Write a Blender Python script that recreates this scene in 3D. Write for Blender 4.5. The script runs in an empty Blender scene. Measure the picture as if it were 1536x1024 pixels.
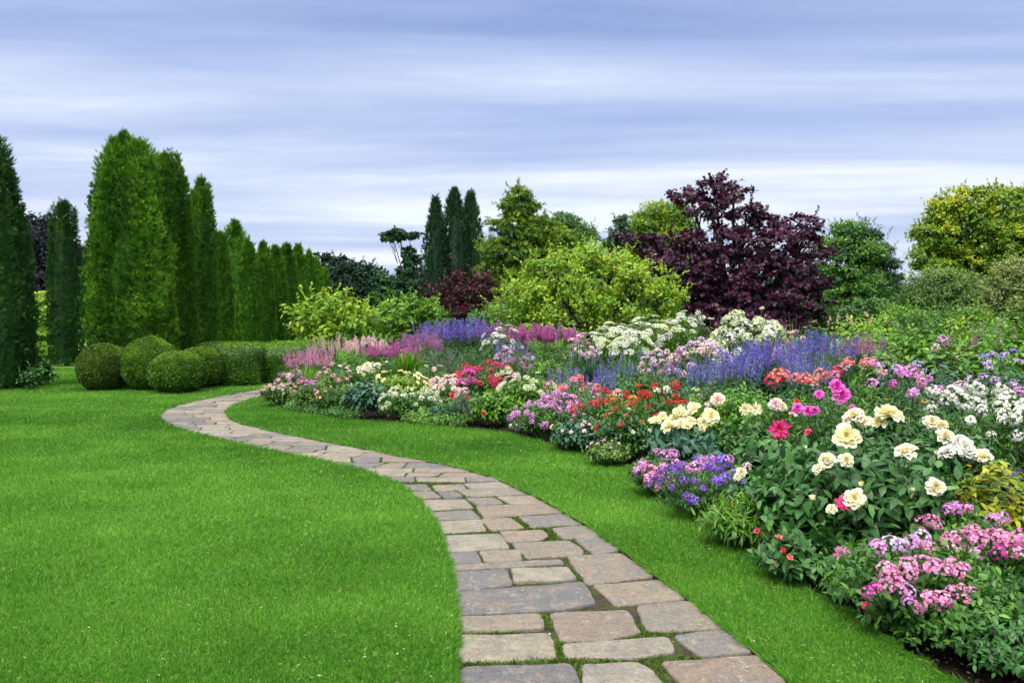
import bpy, math, numpy as np
from mathutils import Vector
rng = np.random.default_rng(7)
SC = bpy.context.scene
COL = SC.collection

# ------------------------------------------------------------------ camera
CAMH, FPX, PITCH = 1.6, 1195.0, math.atan(42/1195.0)
cam = bpy.data.cameras.new("camera"); camo = bpy.data.objects.new("camera", cam); COL.objects.link(camo)
cam.sensor_width = 36.0; cam.lens = 36.0*FPX/1536.0
cam.clip_start = 0.1; cam.clip_end = 3000.0
camo.location = (0, 0, CAMH); camo.rotation_euler = (math.pi/2-PITCH, 0, 0)
SC.camera = camo

# ------------------------------------------------------------------ render / view
SC.render.engine = 'CYCLES'
SC.view_settings.view_transform = 'Standard'
SC.view_settings.look = 'None'
SC.view_settings.exposure = 0.0
SC.view_settings.gamma = 1.0
SC.cycles.use_denoising = True
SC.cycles.max_bounces = 6
SC.cycles.diffuse_bounces = 3
SC.cycles.glossy_bounces = 2
SC.cycles.transmission_bounces = 3
SC.cycles.transparent_max_bounces = 4
SC.cycles.use_adaptive_sampling = True
SC.cycles.adaptive_threshold = 0.02

# ------------------------------------------------------------------ sun + sky
SUN_EL, SUN_AZ = math.radians(52), math.radians(205)      # azimuth clockwise from +Y: behind the camera, to the left
sun = bpy.data.lights.new("sun", 'SUN'); suno = bpy.data.objects.new("sun", sun); COL.objects.link(suno)
sun.energy = 3.1; sun.angle = math.radians(14); sun.color = (1.0, 0.97, 0.92)
sd = Vector((math.sin(SUN_AZ)*math.cos(SUN_EL), math.cos(SUN_AZ)*math.cos(SUN_EL), math.sin(SUN_EL)))
suno.rotation_euler = sd.to_track_quat('Z', 'Y').to_euler()

W = bpy.data.worlds.new("World"); SC.world = W; W.use_nodes = True
nt = W.node_tree; nt.nodes.clear()
def N(t, **k):
    n = nt.nodes.new(t)
    for a, b in k.items(): setattr(n, a, b)
    return n
def L(a, b): nt.links.new(a, b)
tc = N('ShaderNodeTexCoord')
sky = N('ShaderNodeTexSky', sky_type='NISHITA', sun_disc=False)
sky.sun_elevation = SUN_EL; sky.sun_rotation = SUN_AZ; sky.air_density = 1.2; sky.dust_density = 1.5
bgs = N('ShaderNodeBackground'); bgs.inputs[1].default_value = 0.1; L(sky.outputs[0], bgs.inputs[0])
sep = N('ShaderNodeSeparateXYZ'); L(tc.outputs['Generated'], sep.inputs[0])
def mth(op, a, b=None, clamp=False):
    m = N('ShaderNodeMath', operation=op, use_clamp=clamp)
    for i, v in enumerate((a, b)):
        if v is None: continue
        if isinstance(v, (int, float)): m.inputs[i].default_value = v
        else: L(v, m.inputs[i])
    return m.outputs[0]
zc = mth('MAXIMUM', sep.outputs[2], 0.0)
# cloud bands lie parallel to X, as on a flat cloud base seen towards the north
ay = mth('ABSOLUTE', sep.outputs[1])
den = mth('MAXIMUM', mth('ADD', zc, mth('MULTIPLY', ay, 0.24)), 0.03)
uu = mth('DIVIDE', sep.outputs[0], den); vv = mth('DIVIDE', ay, den)
elv = mth('DIVIDE', zc, mth('ADD', mth('ADD', ay, zc), 0.02))
cmb = N('ShaderNodeCombineXYZ'); L(uu, cmb.inputs[0]); L(vv, cmb.inputs[1])
mp = N('ShaderNodeMapping'); L(cmb.outputs[0], mp.inputs[0])
mp.inputs['Scale'].default_value = (0.40, 2.3, 1); mp.inputs['Rotation'].default_value = (0, 0, math.radians(0))
mp.inputs['Location'].default_value = (3.1, 1.7, 0)
n1 = N('ShaderNodeTexNoise'); n1.inputs['Scale'].default_value = 1.0; n1.inputs['Detail'].default_value = 5
n1.inputs['Roughness'].default_value = 0.5; n1.inputs['Distortion'].default_value = 0.45; L(mp.outputs[0], n1.inputs[0])
n2 = N('ShaderNodeTexNoise'); n2.inputs['Scale'].default_value = 2.6; n2.inputs['Detail'].default_value = 6
n2.inputs['Roughness'].default_value = 0.68; L(mp.outputs[0], n2.inputs[0])
mx = mth('ADD', mth('MULTIPLY', n1.outputs[0], 1.08), mth('MULTIPLY', n2.outputs[0], 0.24)); mx = mth('SUBTRACT', mx, 0.16)
# thicker, whiter cloud low down; thinner and bluer with height
lift = mth('MULTIPLY', mth('SUBTRACT', 0.24, elv), 1.1)
mx = mth('ADD', mx, lift)
cr = N('ShaderNodeValToRGB'); L(mx, cr.inputs[0])
e = cr.color_ramp.elements
e[0].position = 0.30; e[0].color = (0.245, 0.330, 0.585, 1)
e[1].position = 0.78; e[1].color = (0.72, 0.775, 0.885, 1)
m_ = e.new(0.48); m_.color = (0.365, 0.45, 0.695, 1)
m_ = e.new(0.64); m_.color = (0.51, 0.585, 0.775, 1)
bgc = N('ShaderNodeBackground'); L(cr.outputs[0], bgc.inputs[0])
# overcast skies brighten overhead; gain raised out of frame to light the scene
zen = mth('ADD', 1.32, mth('MULTIPLY', mth('SUBTRACT', zc, 0.38, True), 6.2))
L(zen, bgc.inputs[1])
# unseen overhead sky turned warm white to whiten the light; low bands bluish
wmix = N('ShaderNodeMix', data_type='RGBA'); wf = N('ShaderNodeMapRange'); L(zc, wf.inputs[0]); wf.inputs[1].default_value = .36; wf.inputs[2].default_value = .6
L(wf.outputs[0], wmix.inputs[0]); L(cr.outputs[0], wmix.inputs[6]); wmix.inputs[7].default_value = (.80, .79, .76, 1); L(wmix.outputs[2], bgc.inputs[0])
adds = N('ShaderNodeAddShader'); L(bgc.outputs[0], adds.inputs[0])
mixs = N('ShaderNodeMixShader'); mixs.inputs[0].default_value = 0.08; L(bgc.outputs[0], mixs.inputs[1]); L(bgs.outputs[0], mixs.inputs[2])
wo = N('ShaderNodeOutputWorld'); L(mixs.outputs[0], wo.inputs[0]); nt.nodes.remove(adds)

# ------------------------------------------------------------------ helpers
cP, sP = math.cos(PITCH), math.sin(PITCH)
def ray(px, py):
    u = (px-768)/FPX; v = (512-py)/FPX
    return np.array([u, cP+v*sP, -sP+v*cP])
def at(px, py, z=0.0):
    d = ray(px, py); t = (z-CAMH)/d[2]; return d*t+np.array([0, 0, CAMH])
def pt(px, py, Y):
    d = ray(px, py); t = Y/d[1]; return d*t+np.array([0, 0, CAMH])

def tag(o, label=None, cat=None, group=None, kind=None):
    if label: o['label'] = label
    if cat: o['category'] = cat
    if group: o['group'] = group
    if kind: o['kind'] = kind
    return o
def empty(name, loc=(0, 0, 0)):
    o = bpy.data.objects.new(name, None); COL.objects.link(o); o.location = [float(c) for c in loc]
    o.empty_display_size = 0.1
    return o
def nrm(a): return a/np.maximum(np.linalg.norm(a, axis=-1, keepdims=True), 1e-9)
class MB:
    def __init__(s): s.v = []; s.q = []; s.t = []; s.tint = []; s.qm = []; s.tm = []; s.n = 0
    def add(s, V, Q=None, T=None, tint=0.5, mat=0):
        V = np.asarray(V, float).reshape(-1, 3); s.v.append(V)
        s.tint.append(np.broadcast_to(np.asarray(tint, float), (len(V),)))
        if Q is not None and len(Q): Q = np.asarray(Q, int); s.q.append(Q+s.n); s.qm.append(np.full(len(Q), mat))
        if T is not None and len(T): T = np.asarray(T, int); s.t.append(T+s.n); s.tm.append(np.full(len(T), mat))
        s.n += len(V)
    def inst(s, tpl, P, X, Y, Z, sx, sy, sz=None, tint=None, mat=0):
        V, Q, T = tpl; n = len(P); k = len(V)
        if n == 0: return
        sz = sx if sz is None else sz
        sx = np.broadcast_to(sx, (n,)); sy = np.broadcast_to(sy, (n,)); sz = np.broadcast_to(sz, (n,))
        W_ = (P[:, None] + V[None, :, 0:1]*(X*sx[:, None])[:, None] + V[None, :, 1:2]*(Y*sy[:, None])[:, None]
              + V[None, :, 2:3]*(Z*sz[:, None])[:, None]).reshape(-1, 3)
        off = (np.arange(n)*k)[:, None, None]
        tt = np.repeat(rng.random(n) if tint is None else np.broadcast_to(tint, (n,)), k)
        s.add(W_, (Q[None]+off).reshape(-1, 4) if len(Q) else None, (T[None]+off).reshape(-1, 3) if len(T) else None, tt, mat)
    def mesh(s, name, mats, smooth=True):
        me = bpy.data.meshes.new(name)
        V = np.concatenate(s.v).astype(np.float32)
        q = np.concatenate(s.q) if s.q else np.zeros((0, 4), int); t = np.concatenate(s.t) if s.t else np.zeros((0, 3), int)
        me.vertices.add(len(V)); me.vertices.foreach_set('co', V.ravel())
        lp = np.concatenate([q.ravel(), t.ravel()]).astype(np.int32)
        me.loops.add(len(lp)); me.loops.foreach_set('vertex_index', lp)
        nf = len(q)+len(t); me.polygons.add(nf)
        ls = np.concatenate([np.arange(len(q))*4, len(q)*4+np.arange(len(t))*3]).astype(np.int32)
        me.polygons.foreach_set('loop_start', ls)
        me.polygons.foreach_set('loop_total', np.concatenate([np.full(len(q), 4), np.full(len(t), 3)]).astype(np.int32))
        mi = np.concatenate(s.qm+s.tm).astype(np.int32) if (s.qm or s.tm) else np.zeros(0, np.int32)
        me.polygons.foreach_set('material_index', mi)
        me.polygons.foreach_set('use_smooth', np.full(nf, smooth))
        a = me.attributes.new('tint', 'FLOAT', 'POINT'); a.data.foreach_set('value', np.concatenate(s.tint).astype(np.float32))
        for m in (mats if isinstance(mats, (list, tuple)) else [mats]): me.materials.append(m)
        me.update(calc_edges=True)
        return me
    def build(s, name, mats, parent=None, smooth=True, loc=None):
        o = bpy.data.objects.new(name, s.mesh(name, mats, smooth)); COL.objects.link(o)
        if parent is not None: o.parent = parent
        if loc is not None: o.location = loc
        return o
def tpl(V, Q=(), T=()): return (np.array(V, float), np.array(Q, int).reshape(-1, 4), np.array(T, int).reshape(-1, 3))
DIA = tpl([(0, 0, 0), (-.5, .45, .10), (0, 1, -.08), (.5, .45, .10)], T=[(0, 3, 2), (0, 2, 1)])
LEAF = tpl([(0, 0, 0), (0, .35, .02), (0, .7, 0), (0, 1, -.16), (-.42, .28, .12), (.42, .28, .12), (-.38, .62, .06), (.38, .62, .06)],
           Q=[(1, 5, 7, 2), (1, 2, 6, 4)], T=[(0, 5, 1), (0, 1, 4), (2, 7, 3), (2, 3, 6)])
def star(lobes=5, inner=.42):
    V = [(0, 0, 0)]; n = lobes*2
    for i in range(n+1):
        a = math.radians(-150+300*i/n); r = 1 if i % 2 else inner
        r *= 1-.25*abs(a)/math.pi*1.2
        V.append((math.sin(a)*r*.62, math.cos(a)*r*.62+.38, -.12*r*r))
    return tpl(V, T=[(0, i+1, i) for i in range(1, n+1)])
MAPLE = star()
SPRAY = tpl([(0, 0, 0), (-.12, .5, .05), (0, 1, 0), (.12, .5, .05), (-.3, .42, .1), (-.5, .8, -.05), (-.22, .55, .0),
             (.3, .42, .1), (.5, .8, -.05), (.22, .55, 0)],
            T=[(0, 3, 2), (0, 2, 1), (0, 6, 5), (0, 5, 4), (0, 7, 8), (0, 8, 9)])
def petal_tpl(ruf=.08, w0=.3, w1=1., w2=.85, cup=.22, seed=0):
    r = np.random.default_rng(seed); V = []
    for j, (y, w) in enumerate(((0, w0), (.4, w1*.85), (.78, w1), (1, w2))):
        for x in (-.5, 0, .5):
            V.append((x*w, y*(1 if x == 0 else .97-.08*(j == 3)), cup*(4*x*x*w)-.25*cup*y*y+(ruf*r.uniform(-1, 1) if j == 3 else 0)))
    Q = [(j*3+i, j*3+i+1, j*3+i+4, j*3+i+3) for j in range(3) for i in range(2)]
    return tpl(V, Q)
def tube(mb, pts, r0, r1, k=6, tint=.5, mat=0):
    pts = np.asarray(pts, float); n = len(pts)
    d = nrm(np.gradient(pts, axis=0)); ref = np.array([.31, .17, .93]) if abs(d[0][2]) < .9 else np.array([1., 0, 0])
    a = nrm(np.cross(d, ref)); b = np.cross(d, a); R = np.linspace(r0, r1, n)[:, None, None]
    th = np.linspace(0, 2*math.pi, k, endpoint=False)
    V = pts[:, None]+R*(np.cos(th)[None, :, None]*a[:, None]+np.sin(th)[None, :, None]*b[:, None])
    Q = [(j*k+i, j*k+(i+1) % k, (j+1)*k+(i+1) % k, (j+1)*k+i) for j in range(n-1) for i in range(k)]
    mb.add(V.reshape(-1, 3), Q, tint=tint, mat=mat)
def frames(Yd, Nd):
    Y = nrm(Yd); X = nrm(np.cross(Y, Nd)); return X, Y, np.cross(X, Y)
def rdir(n): return nrm(rng.normal(size=(n, 3)))
_nd = rng.normal(size=(10, 3)); _np_ = rng.random(10)*6.28
def fn(P, s):  # cheap smooth noise about -1..1
    return np.sin((P*s)@_nd.T+_np_).sum(1)/4.5

# ------------------------------------------------------------------ materials
def newmat(name):
    m = bpy.data.materials.new(name); m.use_nodes = True; t = m.node_tree; t.nodes.clear(); return m, t
def hexl(c):
    return tuple((x/255/12.92 if x/255 <= .04045 else ((x/255+.055)/1.055)**2.4) for x in c)
def leafmat(name, cols, rough=.5, trans=.28, noise=.25, nscale=2.0, spec=.35, tip=None):
    """cols: 3+ linear colours from old to young growth, picked leaf by leaf through the tint attribute"""
    m, t = newmat(name); A = t.nodes.new; K = t.links.new
    at_ = A('ShaderNodeAttribute'); at_.attribute_name = 'tint'
    oi = A('ShaderNodeObjectInfo')
    tcn = A('ShaderNodeTexCoord'); nz = A('ShaderNodeTexNoise'); nz.inputs['Scale'].default_value = nscale; nz.inputs['Detail'].default_value = 2
    K(tcn.outputs['Object'], nz.inputs['Vector'])
    s1 = A('ShaderNodeMath'); s1.operation = 'SUBTRACT'; K(nz.outputs[0], s1.inputs[0]); s1.inputs[1].default_value = .5
    s2 = A('ShaderNodeMath'); s2.operation = 'MULTIPLY_ADD'; K(s1.outputs[0], s2.inputs[0]); s2.inputs[1].default_value = noise*3; K(at_.outputs['Fac'], s2.inputs[2])
    r = A('ShaderNodeValToRGB'); K(s2.outputs[0], r.inputs[0]); n = len(cols)
    r.color_ramp.elements[0].position = 0.05; r.color_ramp.elements[0].color = (*cols[0], 1)
    r.color_ramp.elements[1].position = .95; r.color_ramp.elements[1].color = (*cols[-1], 1)
    for i in range(1, n-1): r.color_ramp.elements.new(.05+.9*i/(n-1)).color = (*cols[i], 1)
    hs = A('ShaderNodeHueSaturation'); K(r.outputs[0], hs.inputs['Color'])
    mv = A('ShaderNodeMapRange'); K(oi.outputs['Random'], mv.inputs[0]); mv.inputs[3].default_value = .88; mv.inputs[4].default_value = 1.14; K(mv.outputs[0], hs.inputs['Value'])
    p = A('ShaderNodeBsdfPrincipled'); K(hs.outputs[0], p.inputs['Base Color']); p.inputs['Roughness'].default_value = rough
    p.inputs['Specular IOR Level'].default_value = spec
    tr = A('ShaderNodeBsdfTranslucent'); K(hs.outputs[0], tr.inputs['Color'])
    mxs = A('ShaderNodeMixShader'); mxs.inputs[0].default_value = trans; K(p.outputs[0], mxs.inputs[1]); K(tr.outputs[0], mxs.inputs[2])
    o = A('ShaderNodeOutputMaterial'); K(mxs.outputs[0], o.inputs[0])
    return m
def G(*c): return tuple(c)
M = {}
def lm(n, *cols, **k): M[n] = leafmat(n, cols, **k)
lm('grass', (.034, .125, .007), (.090, .255, .018), (.195, .420, .052), rough=.5, trans=.35, noise=.22, nscale=.9, spec=.25)
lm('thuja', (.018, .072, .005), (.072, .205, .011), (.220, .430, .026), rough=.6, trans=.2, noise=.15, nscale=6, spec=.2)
lm('thuja_dark', (.010, .040, .010), (.030, .095, .017), (.090, .190, .026), rough=.6, trans=.12, nscale=1.5, spec=.2)
lm('cypress', (.012, .040, .020), (.028, .080, .032), (.060, .135, .045), rough=.6, trans=.1, nscale=.8, spec=.2)
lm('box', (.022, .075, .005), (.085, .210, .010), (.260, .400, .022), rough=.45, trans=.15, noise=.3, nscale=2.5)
lm('box_bronze', (.030, .066, .006), (.085, .165, .010), (.220, .320, .025), rough=.5, trans=.15, noise=.3, nscale=3)
lm('conifer_gold', (.026, .080, .006), (.090, .205, .012), (.300, .400, .022), rough=.6, trans=.2, nscale=.7)
lm('maple_gold', (.045, .130, .006), (.160, .300, .012), (.600, .560, .025), rough=.5, trans=.3, nscale=.6, noise=.35)
lm('lime', (.080, .210, .012), (.220, .390, .025), (.480, .560, .055), rough=.45, trans=.35, nscale=1.5)
lm('purple', (.022, .006, .018), (.062, .014, .042), (.150, .038, .085), rough=.42, trans=.2, nscale=.8, noise=.3)
lm('maroon', (.022, .006, .010), (.060, .012, .022), (.130, .030, .045), rough=.5, trans=.25, nscale=.8)
lm('mid', (.020, .080, .012), (.065, .185, .024), (.170, .330, .045), rough=.45, trans=.28)
lm('dark', (.016, .066, .014), (.042, .145, .026), (.110, .255, .050), rough=.4, trans=.22)
lm('bluegreen', (.018, .070, .038), (.045, .140, .074), (.110, .250, .130), rough=.4, trans=.2)
lm('grey', (.050, .095, .055), (.110, .170, .100), (.220, .290, .190), rough=.6, trans=.2)
lm('olive', (.045, .105, .018), (.105, .200, .036), (.230, .330, .080), rough=.6, trans=.2)
lm('tan', (.065, .120, .024), (.150, .210, .050), (.330, .340, .120), rough=.6, trans=.2)
lm('bright', (.040, .140, .010), (.115, .280, .018), (.280, .460, .045), rough=.42, trans=.32)
lm('yellowleaf', (.150, .220, .010), (.400, .430, .018), (.650, .560, .030), rough=.45, trans=.3)
lm('farwood', (.014, .032, .022), (.026, .052, .034), (.048, .080, .048), rough=.8, trans=.05, nscale=.12, noise=.4, spec=.1)  # bluish cast put into the leaf colour in place of distance haze
lm('farwood_purple', (.012, .018, .020), (.026, .030, .034), (.040, .042, .046), rough=.8, trans=.05, nscale=.2, noise=.4, spec=.1)
lm('bark', (.030, .020, .013), (.060, .042, .028), (.095, .070, .050), rough=.85, trans=0, nscale=9, noise=.6, spec=.15)
lm('stem', (.045, .110, .015), (.080, .170, .025), (.140, .230, .045), rough=.5, trans=.1)
lm('moss', (.030, .075, .006), (.060, .120, .010), (.110, .170, .018), rough=.8, trans=.2, nscale=6)
lm('straw', (.20, .17, .09), (.34, .30, .18), (.45, .42, .28), rough=.7, trans=.2)
# petals
def pm(n, *cols, **k): M[n] = leafmat(n, cols, rough=k.pop('rough', .55), trans=k.pop('trans', .3), noise=k.pop('noise', .08), spec=.2, **k)
pm('cream', (.78, .62, .24), (.84, .77, .48), (.87, .84, .70))
pm('yellow', (.78, .66, .22), (.85, .79, .42), (.88, .84, .60))
pm('white', (.56, .58, .44), (.70, .71, .62), (.78, .78, .73))
pm('greenwhite', (.36, .48, .18), (.60, .68, .38), (.74, .77, .58))
pm('pink', (.55, .11, .30), (.76, .25, .50), (.86, .50, .68))
pm('orchid', (.48, .11, .42), (.66, .24, .60), (.80, .48, .76))
pm('lilac', (.38, .22, .52), (.60, .42, .70), (.80, .65, .84))
pm('hotpink', (.50, .01, .10), (.74, .03, .22), (.86, .14, .38))
pm('magenta', (.46, .02, .26), (.66, .05, .42), (.78, .20, .58))
pm('astilbe', (.34, .05, .22), (.54, .12, .38), (.70, .28, .55))
pm('mauve', (.24, .09, .22), (.38, .16, .34), (.54, .30, .48))
pm('red', (.34, .006, .012), (.58, .016, .022), (.72, .06, .05))
pm('crimson', (.36, .006, .04), (.60, .02, .10), (.76, .10, .22))
pm('coral', (.66, .07, .08), (.80, .18, .17), (.88, .36, .32))
pm('peach', (.72, .36, .26), (.84, .58, .46), (.90, .76, .66))
pm('palepink', (.66, .36, .40), (.82, .58, .58), (.90, .78, .74))
pm('blue', (.065, .055, .36), (.12, .10, .54), (.24, .20, .68))
pm('violet', (.13, .06, .42), (.22, .12, .60), (.40, .28, .74))
pm('purpleflower', (.14, .03, .38), (.24, .07, .55), (.42, .18, .68))
pm('lavender', (.14, .13, .40), (.24, .22, .54), (.40, .38, .70))
pm('orangebud', (.50, .14, .02), (.70, .28, .04), (.80, .45, .10))
def simple(name, c0, c1, sc, rough=.9, bump=.4, c2=None, sc2=None, detail=6, dist=.02):
    m, t = newmat(name); A = t.nodes.new; K = t.links.new
    tcn = A('ShaderNodeTexCoord'); nz = A('ShaderNodeTexNoise'); nz.inputs['Scale'].default_value = sc; nz.inputs['Detail'].default_value = detail
    K(tcn.outputs['Object'], nz.inputs['Vector']); r = A('ShaderNodeValToRGB'); K(nz.outputs[0], r.inputs[0])
    r.color_ramp.elements[0].position = .35; r.color_ramp.elements[0].color = (*c0, 1); r.color_ramp.elements[1].position = .68; r.color_ramp.elements[1].color = (*c1, 1)
    out = r.outputs[0]
    if c2:
        n2 = A('ShaderNodeTexNoise'); n2.inputs['Scale'].default_value = sc2; n2.inputs['Detail'].default_value = 4; K(tcn.outputs['Object'], n2.inputs['Vector'])
        rr = A('ShaderNodeValToRGB'); K(n2.outputs[0], rr.inputs[0]); rr.color_ramp.elements[0].position = .46; rr.color_ramp.elements[1].position = .60
        mxx = A('ShaderNodeMix'); mxx.data_type = 'RGBA'; K(rr.outputs[0], mxx.inputs[0]); K(out, mxx.inputs[6]); mxx.inputs[7].default_value = (*c2, 1); out = mxx.outputs[2]
    p = A('ShaderNodeBsdfPrincipled'); K(out, p.inputs['Base Color']); p.inputs['Roughness'].default_value = rough; p.inputs['Specular IOR Level'].default_value = .2
    b = A('ShaderNodeBump'); b.inputs['Strength'].default_value = bump; b.inputs['Distance'].default_value = dist; K(nz.outputs[0], b.inputs['Height']); K(b.outputs[0], p.inputs['Normal'])
    o = A('ShaderNodeOutputMaterial'); K(p.outputs[0], o.inputs[0]); M[name] = m; return m
simple('soil', (.012, .008, .006), (.040, .027, .018), 14, bump=.9, dist=.03)
simple('joint', (.018, .014, .008), (.055, .042, .026), 30, bump=.6, c2=(.030, .050, .008), sc2=6)
simple('turf', (.040, .120, .008), (.085, .210, .018), 2.2, bump=.3, c2=(.060, .170, .014), sc2=.5)
simple('field', (.015, .050, .008), (.030, .080, .012), .3, bump=.2)
def stonemat():
    m, t = newmat('stone'); A = t.nodes.new; K = t.links.new
    at_ = A('ShaderNodeAttribute'); at_.attribute_name = 'tint'; r = A('ShaderNodeValToRGB'); K(at_.outputs['Fac'], r.inputs[0])
    r.color_ramp.interpolation = 'LINEAR'; E = r.color_ramp.elements
    E[0].position = 0; E[0].color = (.085, .088, .098, 1); E[1].position = 1; E[1].color = (.29, .25, .165, 1)
    for p_, c in ((.2, (.130, .128, .130)), (.4, (.200, .178, .142)), (.55, (.205, .155, .118)), (.7, (.250, .208, .148)), (.85, (.265, .245, .195))): E.new(p_).color = (*c, 1)
    tcn = A('ShaderNodeTexCoord')
    def nz(s, d=5, ro=.6, di=0.):
        n = A('ShaderNodeTexNoise'); n.inputs['Scale'].default_value = s; n.inputs['Detail'].default_value = d; n.inputs['Roughness'].default_value = ro; n.inputs['Distortion'].default_value = di
        K(tcn.outputs['Object'], n.inputs['Vector']); return n.outputs[0]
    def mix(f, a, c, bl='MIX'):
        x = A('ShaderNodeMix'); x.data_type = 'RGBA'; x.blend_type = bl; K(f, x.inputs[0]) if not isinstance(f, float) else setattr(x.inputs[0], 'default_value', f)
        K(a, x.inputs[6])
        if isinstance(c, tuple): x.inputs[7].default_value = (*c, 1)
        else: K(c, x.inputs[7])
        return x.outputs[2]
    def ramp(i, a, b, hi=1.):
        x = A('ShaderNodeMapRange'); K(i, x.inputs[0]); x.inputs[1].default_value = a; x.inputs[2].default_value = b; x.inputs[4].default_value = hi; return x.outputs[0]
    big = nz(5.5, 4); fine = nz(60, 6, .7); mid = nz(17, 6, .65, .6); spots = nz(34, 3)
    c = mix(ramp(big, .42, .68, .75), r.outputs[0], (.145, .138, .130))
    c = mix(ramp(nz(7.3, 3), .50, .72, .7), c, (.26, .19, .13))
    c = mix(ramp(mid, .52, .70, .6), c, (.085, .078, .072)); c = mix(ramp(nz(11., 6, .7, 1.2), .55, .66, .5), c, (.34, .30, .24))
    c = mix(ramp(spots, .62, .72, .45), c, (.46, .44, .38))
    mg = mix(ramp(nz(3.1, 5, .6), .60, .72, .35), c, (.085, .10, .045))
    x = A('ShaderNodeMapRange'); K(fine, x.inputs[0]); x.inputs[1].default_value = .3; x.inputs[2].default_value = .7; x.inputs[3].default_value = .58; x.inputs[4].default_value = 1.12
    cc = A('ShaderNodeVectorMath'); cc.operation = 'SCALE'; K(mg, cc.inputs[0]); K(x.outputs[0], cc.inputs['Scale'])
    p = A('ShaderNodeBsdfPrincipled'); K(cc.outputs[0], p.inputs['Base Color']); p.inputs['Roughness'].default_value = .72; p.inputs['Specular IOR Level'].default_value = .35
    ad = A('ShaderNodeMath'); ad.operation = 'MULTIPLY_ADD'; K(mid, ad.inputs[0]); ad.inputs[1].default_value = 3.0; K(fine, ad.inputs[2])
    b = A('ShaderNodeBump'); b.inputs['Strength'].default_value = .8; b.inputs['Distance'].default_value = .008; K(ad.outputs[0], b.inputs['Height']); K(b.outputs[0], p.inputs['Normal'])
    o = A('ShaderNodeOutputMaterial'); K(p.outputs[0], o.inputs[0]); M['stone'] = m
stonemat()

# ------------------------------------------------------------------ plan of path, lawns and bed (all as X over Y)
def curve(pts, pre=(), post=()):
    P = np.array([at(x, y)[:2] for x, y in pts]+[]); P = np.array(list(map(tuple, pre))+list(map(tuple, P))+list(map(tuple, post)))
    P = P[np.argsort(P[:, 1])]; return P
PL = curve([(690, 1024), (688, 960), (684, 900), (674, 840), (657, 790), (630, 752), (592, 722), (540, 703), (460, 686), (380, 670),
            (300, 652), (262, 641), (241, 631), (238, 623), (250, 613), (290, 602), (340, 592), (400, 581)], pre=[(-.22, 1.0), (-.20, 2.2)], post=[(-5.3, 19.2), (-4.6, 21), (-3, 23), (-1, 24.5), (3, 26)])
PR = curve([(1185, 1024), (1125, 972), (1040, 903), (940, 832), (870, 781), (800, 742), (740, 716), (680, 699), (600, 684), (530, 670),
            (460, 657), (400, 645), (360, 635), (343, 627), (340, 618), (350, 608), (376, 599), (404, 592)], pre=[(1.05, 1.0), (1.12, 2.2)], post=[(-4.5, 17.5), (-3.9, 19), (-2.4, 20.6), (0, 22), (3, 23.5)])
BE = curve([(1435, 1021), (1327, 956), (1242, 902), (1154, 847), (1100, 815), (1051, 788), (986, 744), (941, 698), (876, 681), (824, 666), (772, 652),
            (720, 645), (614, 636), (510, 628), (440, 618), (405, 608)], pre=[(2.6, 1.0), (2.45, 2.2)])
BB = np.array([(BE[-1][0], BE[-1][1]), (-4.22, 15.2), (-4.0, 16.5), (-3.2, 18.4), (-1.8, 19.8), (0.3, 21.3), (3.2, 22.8)])
def xl(y): return np.interp(y, PL[:, 1], PL[:, 0])
def xr(y): return np.interp(y, PR[:, 1], PR[:, 0])
def xb(y): return np.where(y <= BE[-1][1], np.interp(y, BE[:, 1], BE[:, 0]), np.interp(y, BB[:, 1], BB[:, 0]))

def sheet(name, fl, fr, y0, y1, z, mat, nx=2, step=.12, skirt=0., wob=0., zf=None, kind='structure'):
    ys = np.arange(y0, y1+1e-6, step); mb = MB(); V = []
    A_ = fl(ys); B_ = fr(ys)
    ts = np.linspace(0, 1, nx+1)
    X = A_[:, None]*(1-ts)+B_[:, None]*ts; Yg = np.repeat(ys[:, None], nx+1, 1)
    if wob:
        w = wob*fn(np.stack([X[:, 0], ys, ys*0], 1), 3.); X[:, 0] += w
        w = wob*fn(np.stack([X[:, -1], ys, ys*0+4], 1), 3.); X[:, -1] += w
    Z = np.full_like(X, z) if zf is None else zf(X, Yg, ts)
    n = nx+1; V = np.stack([X, Yg, Z], -1).reshape(-1, 3)
    Q = [(j*n+i, j*n+i+1, (j+1)*n+i+1, (j+1)*n+i) for j in range(len(ys)-1) for i in range(nx)]
    mb.add(V, Q)
    if skirt:
        for c in (0, nx):
            T_ = V.reshape(len(ys), n, 3)[:, c]; B2 = T_.copy(); B2[:, 2] -= skirt
            S = np.concatenate([T_, B2]); m_ = len(ys)
            Qs = [(j, j+1, m_+j+1, m_+j) for j in range(m_-1)]
            mb.add(S, Qs, mat=1)
    o = mb.build(name, [mat, M['soil']], smooth=False); tag(o, kind=kind); return o
# ground sheet out to the horizon
mb = MB(); g = 1600; mb.add([(-g, -30, -.12), (g, -30, -.12), (g, 2200, -.12), (-g, 2200, -.12)], [(0, 1, 2, 3)])
tag(mb.build('ground', M['field'], smooth=False), kind='structure')
sheet('path_bed', lambda y: xl(y)-.08, lambda y: xr(y)+.08, 1., 23.4, -.020, M['joint'], nx=3)
sheet('lawn', lambda y: y*0-16, lambda y: xl(y)-.0, 1., 23.4, .0, M['turf'], nx=6, skirt=.1, wob=.012)
sheet('lawn_strip', lambda y: xr(y)+.0, lambda y: xb(y), 1., 22.4, .0, M['turf'], nx=2, skirt=.1, wob=.012)
sheet('far_lawn', lambda y: y*0-30, lambda y: y*0+40, 23.4, 60, -.004, M['turf'], nx=6, step=2)
def zbed(X, Y, ts): return -.05+.16*np.minimum(1, ts*9)[None, :]+.02*fn(np.stack([X.ravel(), Y.ravel(), X.ravel()*0], 1), 2.5).reshape(X.shape)
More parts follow.
